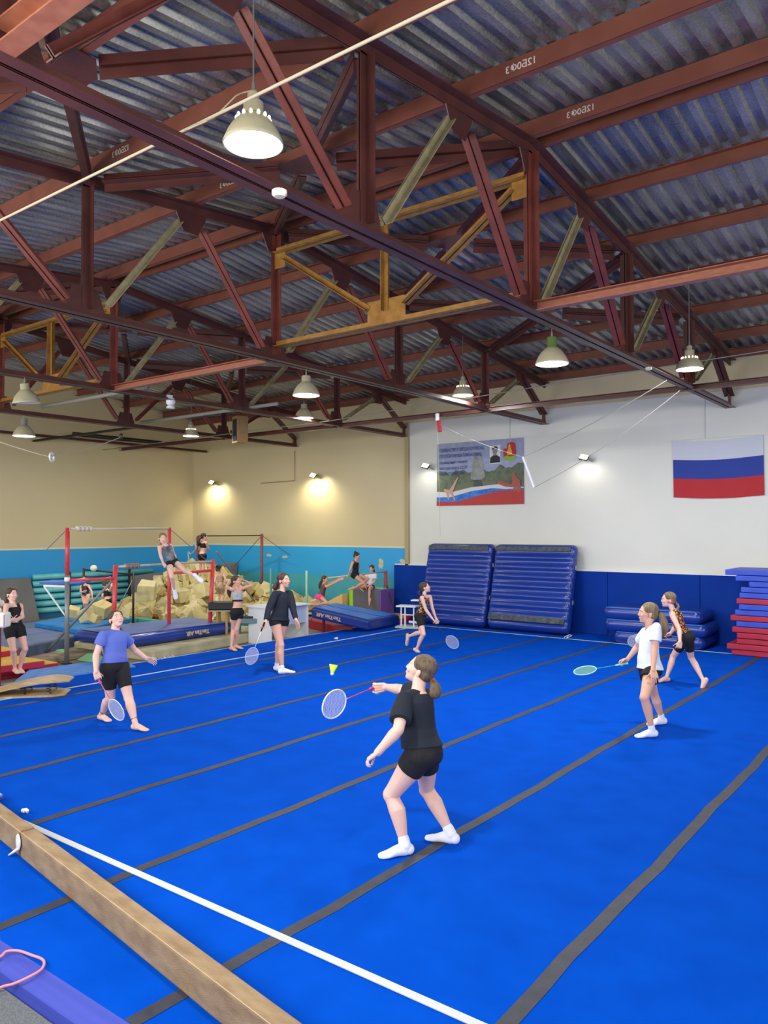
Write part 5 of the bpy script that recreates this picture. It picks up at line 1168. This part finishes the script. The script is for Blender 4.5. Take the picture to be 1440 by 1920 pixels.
        if not top.get('straps'):
            for s_ in 'LR':
                limb(cl, up_(.93), J['sh'+s_], [(0, gl(.035)+add*.6, gl(.03)+add*.6), (1, gl(.031)+add*.5, gl(.029)+add*.5)], fw)
                el, sh, wr = J['el'+s_], J['sh'+s_], J['wr'+s_]
                if sl > 0:
                    f = min(sl, 1); q = sh.lerp(el, f); w2 = top.get('wide', .004)*S
                    limb(cl, sh, q, [(0, gl(.031)+add*.6, gl(.031)+add*.6), (.5, gl(.031)+add+w2*.5, gl(.03)+add+w2*.5), (1, gl(.031-.006*f)+add+w2, gl(.03-.006*f)+add+w2)], fw, caps=False)
                    cl.ell(sh, (gl(.031)+add*.6,)*3)
                    if sl > 1:
                        cl.ell(el, (gl(.026)+add,)*3); limb(cl, el, el.lerp(wr, sl-1), [(0, gl(.026)+add, gl(.026)+add), (.5, gl(.024)+add, gl(.023)+add), (1, gl(.0185)+add, gl(.0185)+add)], fw, caps=False)
        else:
            for q in (-1, 1):
                T_ = up_(.985)+srgt*(q*.052*S)
                for f_ in (1, -1):
                    limb(cl, up_(.78)+srgt*(q*.05*S)+fw*(f_*.034*g*S), T_, [(0, .028*g*S, .024*g*S+add*.4), (.6, .024*g*S, .022*g*S+add*.4), (1, .019*g*S, .021*g*S)], fw)
        tp = remesh_obj(cl, top.get('name', 'shirt'), mt, e, max(vox, .006), 3, .5)
        if 'band' in top:
            bmt, tb = top['band']; cb = MB(); ring_loft(cb, [(up_(t)+fw*.003*S, (.076*g)*S+add+.006, (.058*g)*S+add+.006, srgt, spine.cross(srgt)*-1) for t in (tb-.04, tb+.04)], 24); cb.obj('waistband', bmt, tp, smooth=True)
    if bottom:
        mt, fr, tw, add = bottom['mat'], bottom.get('frac', .4), bottom.get('top', .12), bottom.get('add', .009)
        cl = MB(); R_ = []
        for t, a, b in [(-.17, .056, .046), (-.11, .083, .066), (0, .094, .072), (.1, .091, .07), (.18, .085, .065), (.26, .079, .06)]:
            if t <= tw+.001: R_.append((up_(t)-fw*(.012*S if t <= .1 else 0.004*S), a*g*S+add, b*g*S+add, rgt, spine.cross(rgt)*-1))
        ring_loft(cl, R_, 24)
        for q in (-1, 1): cl.ell(up_(-.03)+rgt*(q*.042*S)-fw*.031*S, (gl(.048)+add,)*3)
        for s_ in 'LR':
            hp, kn = J['hip'+s_], J['kn'+s_]; w2 = bottom.get('wide', 0)*S
            def pr2(t):
                T = [(0, .056, .054), (.25, .055, .05), (.6, .044, .041), (.88, .036, .034), (1, .035, .033)]
                for a_, b_ in zip(T, T[1:]):
                    if t <= b_[0]: f = (t-a_[0])/(b_[0]-a_[0]); return gl(a_[1]+(b_[1]-a_[1])*f)+add+.002, gl(a_[2]+(b_[2]-a_[2])*f)+add+.002
            an_ = J['ank'+s_]; lb2 = -((kn-hp).normalized()+(kn-an_).normalized()); hb2 = fw if lb2.length < .05 else -lb2.normalized()
            limb(cl, hp, hp.lerp(kn, fr), [(q/4, pr2(fr*q/4)[0]+w2*q/4, pr2(fr*q/4)[1]+w2*q/4) for q in range(5)], hb2, caps=False); cl.ell(hp, (gl(.057)+add,)*3)
        bt = remesh_obj(cl, bottom.get('name', 'shorts'), mt, e, max(vox, .006), 3, .5)
        if 'print' in bottom:
            p_, mt2, pts = bottom['print']; s_ = p_; hp, kn = J['hip'+s_], J['kn'+s_]
            k3 = rgt*(1 if s_ == 'R' else -1); c = hp.lerp(kn, fr*.55)+k3*(gl(.054)+add+w2*.6+.004)
            dn = (kn-hp).normalized(); ax = dn.cross(k3).normalized()
            P3 = [c+ax*(x*.02*S)+dn*(y*.02*S) for x, y in pts]; n3 = len(P3)
            MB().poly(P3+[q+k3*.003 for q in P3], [tuple(range(n3)), tuple(reversed(range(n3, 2*n3)))]+[(i, (i+1) % n3, n3+(i+1) % n3, n3+i) for i in range(n3)]).obj('emblem', mt2, bt)
    if 'skirt' in signs:
        cl = MB(); ring_loft(cl, [(up_(.12), .08*S, .062*S, rgt, spine.cross(rgt)*-1), (up_(0), .098*S, .085*S, rgt, spine.cross(rgt)*-1), (up_(-.3), .15*S, .14*S, rgt, spine.cross(rgt)*-1)], 24); cl.obj('skirt', signs['skirt'], e, smooth=True)
    if socks:
        for s_ in 'LR':
            cl = MB(); J['footf'+s_](cl, .0035); an, kn = J['ank'+s_], J['kn'+s_]
            limb(cl, an, an.lerp(kn, .13), [(0, gl(.0225)+.003, gl(.0215)+.003), (1, gl(.0215)+.004, gl(.021)+.004)], fw); remesh_obj(cl, 'sock', socks, e, max(vox*.9, .005), 2, .4)
    return J

def racket(J, s_, px, py, lab, tint, sign=0, face=None, wpx=None, grip_mt=None, string_mt=None):
    """racket held in hand s_, head centred on the pixel; face = normal of the strings"""
    G = J['palm'+s_]; L = .52
    C = ray_sphere(px, py, G, L, sign); d = (C-G).normalized()
    n = d.cross(UP) if face == 'up' else V(face) if face else (EYE-C); n = (n-d*n.dot(d)).normalized(); s2 = d.cross(n)
    e = empty('badminton_racket', G, lab, 'badminton racket')
    frame_mt, shaft_mt = tint
    ring = [C+d*(.14*math.cos(t))+s2*(.105*math.sin(t)) for t in [2*PI*i/36 for i in range(36)]]
    MB().tube(ring, .0055, 8, closed=True).obj('frame', frame_mt, e, smooth=True)
    neck = C-d*.14; MB().tube([G+d*.07, neck], [.0045, .0042], 8).obj('shaft', shaft_mt, e, smooth=True)
    MB().tube([neck-d*.03, neck, C-d*.128+s2*.04], [.004, .005, .004], 6).tube([neck, C-d*.128-s2*.04], .004, 6).obj('throat', frame_mt, e, smooth=True)
    MB().tube([G-d*.075, G-d*.07, G+d*.06, G+d*.085], [.0155, .014, .0125, .007], 10).obj('grip', grip_mt or M_BLK, e, smooth=True)
    mb = MB()
    for i in range(-9, 10):
        x = i*.0105; q = .14*math.sqrt(max(0, 1-(x/.105)**2)); mb.tube([C+s2*x-d*q, C+s2*x+d*q], .0009, 4)
    for i in range(-12, 13):
        y = i*.011; q = .105*math.sqrt(max(0, 1-(y/.14)**2)); mb.tube([C+d*y-s2*q, C+d*y+s2*q], .0009, 4)
    mb.obj('strings', string_mt or mat('string_white', '#dfe6f5', .5), e)
    return e
HEADDIR = lambda J, s_, px, py: None
SH = dict
def along(px1, py1, px0, py0, dz=0):   # image direction turned into a 3-D direction facing the lens
    return RGT*(px1-px0)-UP*(py1-py0)+FWD*dz
# main player, seen from behind left
J = person('person in black t-shirt, black shorts and white socks, swinging a racket in the foreground', 1.58, 195, SH(pel=(791, 1412), neck=(781, 1293), head=(788, 1256), shL=(758, 1312), elL=(747, 1368), wrL=(708, 1411), haL=(690, 1424), elR=(752, 1293), wrR=(722, 1288), haR=(703, 1291),
    knL=(733, 1490), ankL=(760, 1585), toeL=(712, 1606), knR=(800, 1480), ankR=(846, 1564), toeR=(808, 1572)), g=1.14, vox=.0045, skin=SKINP, hair=(H_MB, 'low', (802, 1308, -.03)), headaz=200, headpitch=22,
    top=SH(mat=M_NAVY, t0=.1, sleeve=.72, add=.016, wide=.012, loose=.012, name='t_shirt'), bottom=SH(mat=M_BLK, frac=.34, top=.18), socks=M_SOCK, hands={'L': {'curl': 1.05, 'palm': (.3, 0, -1)}, 'R': {'curl': 1.55, 'along': along(627, 1320, 700, 1290)}},
    signs={'knL': -1, 'knR': -1, 'elL': -1, 'wrL': 1, 'elR': 1, 'wrR': 0, 'tie': mat('pink_tie', '#d8456c', .7)}, hairlen=.05)
racket(J, 'R', 627, 1320, 'white and red badminton racket held by the foreground player in black', (mat('frame_white', '#e2e4ee', .3), mat('shaft_red', '#d0384e', .35)), sign=-1, face='up', grip_mt=mat('grip_red', '#c8304a', .6))
# white shirt
J = person('person in white t-shirt and black shorts with long ponytail, standing at right', 1.63, 218, SH(pel=(1217, 1254), neck=(1219, 1163), head=(1213, 1138), shL=(1231, 1176), elL=(1227, 1221), wrL=(1224, 1262), haL=(1231, 1285), elR=(1195, 1213), wrR=(1176, 1237), haR=(1164, 1242),
    knL=(1208, 1308), ankL=(1223, 1370), toeL=(1197, 1381), knR=(1226, 1300), ankR=(1241, 1347), toeR=(1231, 1357)), g=.98, vox=.005, hair=(H_LB, 'pony', (1242, 1196, -.03)), headaz=214, headpitch=2,
    top=SH(mat=M_WTEE, t0=0, sleeve=.62, add=.01, wide=.01, loose=.014, name='t_shirt'), bottom=SH(mat=M_BLK, frac=.32, top=.1, wide=.012, print=('L', M_WHITE, [(-1, .6), (-.2, .1), (-.1, -.8), (.5, -.2), (1, .5), (.2, .4)])), socks=M_SOCK,
    hands={'L': {'curl': .3}, 'R': {'curl': 1.5, 'along': along(1095, 1257, 1172, 1240)}}, signs={'knL': -1, 'knR': -1, 'elL': -1, 'wrL': -1, 'elR': 1, 'wrR': 0, 'push': {'elL': .05, 'wrL': .11, 'haL': .13}})
racket(J, 'R', 1097, 1257, 'turquoise and lime badminton racket held level by the white shirted player', (mat('frame_mint', '#a8e0d8', .3), mat('shaft_teal', '#2ba6a0', .35)), sign=0, face=(.05, -.35, 1), grip_mt=mat('grip_mint', '#6fd0c8', .6), string_mt=mat('string_lime', '#a8e86a', .5))
# striding player behind
J = person('person in leopard print leotard and black cycling shorts leaning forward by the blue mats', 1.56, 212, SH(pel=(1286, 1196), neck=(1262, 1144), head=(1253, 1125), shL=(1261, 1154), elL=(1274, 1181), wrL=(1275, 1204), haL=(1273, 1213), elR=(1266, 1175), wrR=(1257, 1188), haR=(1251, 1192),
    knL=(1296, 1233), ankL=(1319, 1276), toeL=(1312, 1289), knR=(1262, 1231), ankR=(1250, 1270), toeR=(1236, 1278)), g=.93, vox=.006, skin=SKINP, hair=(H_LB, 'braid', (1266, 1146, -.05)), headaz=212, headpitch=0, lift=(.03, 0),
    top=SH(mat=LEO, t0=-.1, add=.006, straps=1, t1=.9, name='leotard'), bottom=SH(mat=M_BLK, frac=.6, top=.18), hands={'L': {'curl': 1.5}, 'R': {'curl': 1.5, 'along': along(1190, 1203, 1252, 1191)}},
    signs={'knL': -1, 'knR': 1, 'elL': -1, 'wrL': -1, 'elR': 1, 'wrR': 0, 'tie': mat('red_tie', '#c83a48', .7)})
racket(J, 'R', 1194, 1202, 'badminton racket with pale blue strings held behind the white shirted player', (mat('frame_grey', '#8fa6c4', .3), M_DARK), sign=0, face=(0, -1, .3))
e_ = MB(); C_ = J['head']; e_.ell(C_-azv(212)*.03+V((0, 0, -.02)), (.082, .082, .045), nu=18, nv=10); o = e_.obj('ear_band', mat('coral_band', '#e0566a', .8), J['root'], smooth=True)
# running player
J = person('person in red and yellow leopard top and black shorts, running by the leaning mats', 1.46, 15, SH(pel=(789, 1155), neck=(796, 1117), head=(797, 1102), shR=(791, 1121), elR=(799, 1145), wrR=(813, 1163), haR=(820, 1171), shL=(806, 1119), elL=(811, 1142), wrL=(818, 1161), haL=(820, 1170),
    knR=(794, 1189), ankR=(781, 1217), toeR=(791, 1224), knL=(789, 1186), ankL=(766, 1193), toeL=(766, 1211)), g=.92, vox=.0065, hair=(H_BR, 'braid', (789, 1116, -.02)), headaz=30, headpitch=15, lift=(.28, 0), skin=SKINP, feet='x', depth=15.35, floor=0,
    top=SH(mat=LEO2, t0=-.1, add=.006, straps=1, t1=.9, name='leotard'), bottom=SH(mat=M_BLK, frac=.55, top=.14), hands={'R': {'curl': 1.4, 'along': along(851, 1207, 820, 1171)}, 'L': {'curl': 1.2}},
    signs={'knR': -1, 'ankR': 1, 'knL': -1, 'ankL': 1, 'elR': -1, 'wrR': -1, 'elL': 1, 'wrL': 0})
racket(J, 'R', 851, 1207, 'badminton racket with dark shaft held low by the running player', (mat('frame_paleblue', '#a9bfe8', .3), M_DARK), sign=0, face=(.3, -1, .3))
# tall girl in black
J = person('person in black long sleeved top and black briefs strolling with racket, centre left', 1.68, 350, SH(pel=(523.5, 1163), neck=(529, 1106), head=(532, 1089), shR=(516, 1114), elR=(504, 1142), wrR=(498, 1166), haR=(495, 1178), shL=(543, 1113), elL=(549, 1139), wrL=(555, 1163), haL=(560, 1177),
    knR=(527, 1210), ankR=(529, 1255), toeR=(542, 1261), knL=(522, 1210), ankL=(519, 1249), toeL=(526, 1257)), g=.98, vox=.006, hair=(H_BR, 'low', (519, 1107, .03)), headaz=5, headpitch=4,
    top=SH(mat=M_NAVY, t0=0, sleeve=1.85, add=.013, loose=.008, name='sweater'), bottom=SH(mat=M_BLK, frac=.16, top=.1, name='briefs'), socks=M_SOCK, hands={'R': {'curl': 1.4, 'along': along(472, 1230, 495, 1180)}, 'L': {'curl': .35}},
    signs={'knR': -1, 'knL': -1, 'elR': -1, 'wrR': -1, 'elL': -1, 'wrL': -1})
racket(J, 'R', 472, 1230, 'badminton racket with silver shaft hanging from the hand of the tall girl in black', (mat('frame_lilac', '#9fb0dc', .3), M_WHITE), sign=0, face=(.5, -1, .2))
# girl with hands behind head
J = person('person in grey crop top and black shorts standing with hands behind the head', 1.5, 5, SH(pel=(445, 1147), neck=(445, 1102), head=(443, 1088), shR=(435, 1105), elR=(425, 1101), wrR=(430, 1090), haR=(436, 1086), shL=(454, 1103), elL=(472, 1098), wrL=(460, 1089), haL=(451, 1086),
    knR=(437, 1180), ankR=(434, 1213), toeR=(443, 1220), knL=(444, 1180), ankL=(442, 1210), toeL=(452, 1216)), g=.9, vox=.0065, hair=(H_BR, 'low'), headaz=15, headpitch=2, skin=SKIN,
    top=SH(mat=M_GTOP, t0=.55, t1=.9, add=.007, straps=1, name='crop_top', band=(M_BLK, .52)), bottom=SH(mat=M_BLK, frac=.36, top=.18), hands={'R': {'curl': .5, 'palm': (0, 0, -1)}, 'L': {'curl': .5, 'palm': (0, 0, -1)}},
    signs={'knR': -1, 'knL': -1, 'elR': 1, 'wrR': 1, 'elL': 1, 'wrL': 1})
# blue t-shirt
J = person('person in blue t-shirt and black knee shorts looking up, racket lowered, at left', 1.54, 352, SH(pel=(215, 1249), neck=(215, 1183), head=(218, 1162), shR=(194, 1191), elR=(180, 1229), wrR=(180, 1260), haR=(185, 1274), shL=(233, 1193), elL=(252, 1219), wrL=(275, 1235), haL=(287, 1240),
    knL=(241, 1308), ankL=(254, 1358), toeL=(279, 1370), knR=(207, 1308), ankR=(190, 1340), toeR=(209, 1353)), g=1.12, vox=.005, skin=SKINP, hair=(H_BR, 'side', (246, 1209, .05)), headaz=350, headpitch=24,
    top=SH(mat=M_BTEE, t0=.1, sleeve=.5, add=.016, wide=.006, name='t_shirt'), bottom=SH(mat=M_BLK, frac=.66, top=.18), hands={'R': {'curl': 1.5, 'along': along(217, 1332, 188, 1276)}, 'L': {'curl': .35}},
    signs={'knL': -1, 'knR': -1, 'elR': -1, 'wrR': -1, 'elL': 1, 'wrL': 0})
racket(J, 'R', 218, 1331, 'white badminton racket with pink grip lowered by the girl in blue', (mat('frame_white', '#e2e4ee', .3), mat('shaft_pink', '#d8607c', .35)), sign=0, face=(-.2, -1, .55), grip_mt=mat('grip_pink', '#e8506a', .6))
for s_ in 'LR':
    MB().tube([J['ank'+s_].lerp(J['kn'+s_], .17), J['ank'+s_].lerp(J['kn'+s_], .27)], [.0365, .039], 16).obj('ankle_brace', mat('brace_tan', '#b59a72', .8, var='#5d5540', vscale=30), J['root'], smooth=True)
# left edge girl
J = person('person in black tank top and shorts with folded arms at the left edge', 1.4, 345, SH(pel=(27, 1178), neck=(24, 1134), head=(22, 1115), shR=(12, 1136), elR=(9, 1157), wrR=(22, 1163), haR=(30, 1163), shL=(38, 1136), elL=(42, 1157), wrL=(27, 1164), haL=(18, 1163),
    knR=(25, 1219), ankR=(28, 1254), toeR=(33, 1262), knL=(47, 1217), ankL=(37, 1253), toeL=(42, 1261)), floor=.15, g=1.0, vox=.006, hair=(H_BR, 'low'), headaz=10, headpitch=0, skin=SKINP,
    top=SH(mat=M_BLK, t0=.1, t1=.9, add=.007, straps=1, name='tank_top'), bottom=SH(mat=M_BLK, frac=.42, top=.18), hands={'R': {'curl': .6, 'palm': (0, .6, 0)}, 'L': {'curl': .6, 'palm': (0, .6, 0)}}, signs={'knR': -1, 'knL': -1, 'ankR': 1, 'ankL': 1, 'elR': -1, 'wrR': -1, 'elL': -1, 'wrL': -1})
# girl on the uneven bars
J = person('person in black and white leotard swinging above the low bar', 1.42, 10, SH(pel=(322, 1054), neck=(309, 1022), head=(305, 1010), shR=(299, 1026), elR=(301, 1042), wrR=(306, 1056), haR=(309, 1060), shL=(320, 1023), elL=(326, 1039), wrL=(332, 1052), haL=(334, 1058),
    knR=(322, 1082), ankR=(327, 1106), toeR=(329, 1120), knL=(347, 1071), ankL=(366, 1080), toeL=(377, 1090)), feet='x', depth=15.35, g=.9, vox=.0065, hair=(H_LB, 'low'), headaz=330, headpitch=-5, skin=SKINP,
    top=SH(mat=mat('leotard_black_white', '#16161c', .5, var='#8a8f9c', vscale=5), t0=-.1, t1=.9, add=.006, straps=1, name='leotard'), bottom=SH(mat=M_BLK, frac=.22, top=.1), socks=None, hands={'R': {'curl': 1.4, 'along': (0, 1, 0)}, 'L': {'curl': 1.4, 'along': (0, 1, 0)}},
    signs={'knR': -1, 'ankR': 1, 'knL': -1, 'ankL': -1, 'elR': -1, 'wrR': 0, 'elL': 1, 'wrL': 0})
for s_ in 'LR':
    cl = MB(); J['footf'+s_](cl, .005); remesh_obj(cl, 'sock', M_SOCK, J['root'], .007, 2, .4)
# standing girl at the back
J = person('person in black crop top and shorts seen from behind beyond the red bars', 1.26, 95, SH(pel=(379.5, 1041), neck=(381, 1016), head=(382.5, 1007), shR=(387, 1018), elR=(391, 1029), wrR=(387, 1030), haR=(383, 1029), shL=(375, 1018), elL=(374, 1030), wrL=(376, 1032), haL=(378, 1030),
    knR=(382, 1057), ankR=(382, 1077), toeR=(383, 1076), knL=(376, 1057), ankL=(375, 1077), toeL=(376, 1076)), feet='x', depth=20.6, g=.9, vox=.0075, hair=(H_DK, 'low'), headaz=60, headpitch=-10,
    top=SH(mat=M_BLK, t0=.55, t1=.9, add=.007, straps=1, name='crop_top'), bottom=SH(mat=M_BLK, frac=.4, top=.1), signs={'knR': 1, 'knL': 1, 'ankR': -1, 'ankL': -1, 'elR': 1, 'wrR': 1, 'elL': 1, 'wrL': 1, 'toeR': 1, 'toeL': 1})
# girl half hidden behind the post
J = person('person with dark topknot seen from behind, bending beside the red bar post', 1.2, 100, SH(pel=(413, 1100), neck=(413, 1077), head=(410, 1067), shR=(420, 1079), elR=(425, 1090), wrR=(423, 1100), shL=(406, 1079), elL=(403, 1091), wrL=(404, 1101),
    knR=(418, 1115), ankR=(418, 1132), knL=(411, 1115), ankL=(411, 1132)), feet='x', depth=19.4, g=.92, vox=.0075, hair=(H_DK, 'bun'), headaz=100,
    top=SH(mat=mat('sand_top', '#b89c80', .8), t0=.4, t1=.9, add=.006, straps=1, name='crop_top'), bottom=SH(mat=mat('sand_shorts', '#b09474', .8), frac=.5, top=.1), signs={'knR': 1, 'knL': 1, 'ankR': -1, 'ankL': -1, 'elR': -1, 'elL': -1, 'wrR': 1, 'wrL': 1})
# girls by the training bar
J = person('person in black leotard sitting on the wooden rail by the blue wall', 1.27, 15, SH(pel=(666, 1078), neck=(666, 1052), head=(669, 1043), shR=(661, 1055), elR=(657, 1068), wrR=(653, 1080), haR=(652, 1085), shL=(672, 1054), elL=(672, 1067), wrL=(668, 1078), haL=(665, 1084),
    knR=(682, 1093), ankR=(658, 1106), toeR=(647, 1114), knL=(690, 1085), ankL=(673, 1101), toeL=(684, 1107)), feet='x', depth=19.75, g=.92, vox=.007, hair=(H_DK, 'bun'), headaz=10, headpitch=-20, skin=SKIN2,
    top=SH(mat=M_BLK, t0=-.1, t1=.9, add=.006, straps=1, name='leotard'), bottom=SH(mat=M_BLK, frac=.2, top=.1), hands={'R': {'curl': 1.3, 'along': (0, 1, 0)}, 'L': {'curl': 1.3, 'along': (0, 1, 0)}}, signs={'knR': -1, 'ankR': 1, 'knL': 1, 'ankL': -1, 'elR': -1, 'wrR': 1, 'elL': 1, 'wrL': -1})
J = person('person in white t-shirt and black shorts sitting on the grey soft block', 1.22, 290, SH(pel=(694, 1099), neck=(697, 1075), head=(697, 1066), shR=(688, 1078), elR=(684, 1090), wrR=(685, 1101), haR=(688, 1105), shL=(704, 1078), elL=(702, 1091), wrL=(693, 1098), haL=(687, 1102),
    knR=(679, 1100), ankR=(684, 1106), toeR=(677, 1107), knL=(693, 1104), ankL=(692, 1128), toeL=(689, 1136)), feet='x', depth=20.9, g=.92, vox=.007, hair=(H_BR, 'low'), headaz=285, headpitch=-22, skin=SKIN,
    top=SH(mat=M_WTEE, t0=0, sleeve=.6, add=.014, wide=.01, name='t_shirt'), bottom=SH(mat=M_BLK, frac=.3, top=.1), signs={'knR': -1, 'ankR': 1, 'knL': -1, 'ankL': -1, 'elR': -1, 'elL': -1, 'wrL': -1})
J = person('person in pink skirt kneeling on the sloping mat and reaching up to the rail', 1.22, 30, SH(pel=(601, 1118), neck=(608, 1096), head=(609, 1087), shR=(612, 1100), elR=(627, 1093), wrR=(640, 1086), haR=(645, 1084), shL=(606, 1097), elL=(624, 1092), wrL=(638, 1085), haL=(645, 1083),
    knR=(614, 1131), ankR=(594, 1134), toeR=(587, 1134), knL=(611, 1130), ankL=(592, 1132), toeL=(586, 1132)), feet='x', depth=18.9, g=.9, vox=.007, hair=(H_BR, 'low'), headaz=10, headpitch=-5, skin=SKIN2,
    top=SH(mat=mat('brown_leotard', '#5d4038', .6), t0=-.1, t1=.9, add=.006, straps=1, name='leotard'), bottom=SH(mat=M_PINK, frac=.25, top=.1), signs={'skirt': M_PINK, 'knR': -1, 'knL': 1, 'ankR': -1, 'ankL': 1, 'elR': -1, 'elL': 1, 'wrR': 0, 'wrL': 0})
J = person('person in black leotard with purple chest standing before the turquoise pipes', 1.2, 300, SH(pel=(161, 1116), neck=(160, 1096), head=(159, 1087), shR=(153, 1099), elR=(151, 1109), wrR=(156, 1110), haR=(160, 1108), shL=(166, 1098), elL=(172, 1109), wrL=(173, 1119), haL=(174, 1124),
    knR=(158, 1131), ankR=(160, 1147), knL=(163, 1131), ankL=(164, 1147)), feet='x', depth=19.4, g=.9, vox=.0075, hair=(H_BR, 'low'), headaz=300, skin=SKIN,
    top=SH(mat=mat('purple_black', '#2a1c3c', .5, var='#16121c', vscale=8), t0=-.1, t1=.9, add=.006, straps=1, name='leotard'), signs={'knR': -1, 'knL': -1, 'ankR': 1, 'ankL': 1, 'elR': -1, 'wrR': -1})
J = person('person in black crop top sitting on foam blocks, seen from behind at the back left', 1.24, 100, SH(pel=(201, 1127), neck=(200, 1105), head=(199, 1096), shR=(206, 1107), elR=(210, 1099), wrR=(208, 1088), haR=(207, 1083), shL=(194, 1108), elL=(192, 1118), wrL=(194, 1127),
    knR=(212, 1124), ankR=(212, 1138), knL=(193, 1124), ankL=(193, 1138)), feet='x', depth=18.5, g=.92, vox=.0075, hair=(H_BR, 'short'), headaz=80, headpitch=-25, skin=SKIN,
    top=SH(mat=M_BLK, t0=.3, t1=.9, add=.007, straps=1, name='crop_top'), bottom=SH(mat=M_BLK, frac=.6, top=.1), signs={'knR': 1, 'knL': 1, 'ankR': 1, 'ankL': 1, 'elR': -1, 'wrR': 1, 'elL': -1, 'wrL': 1})
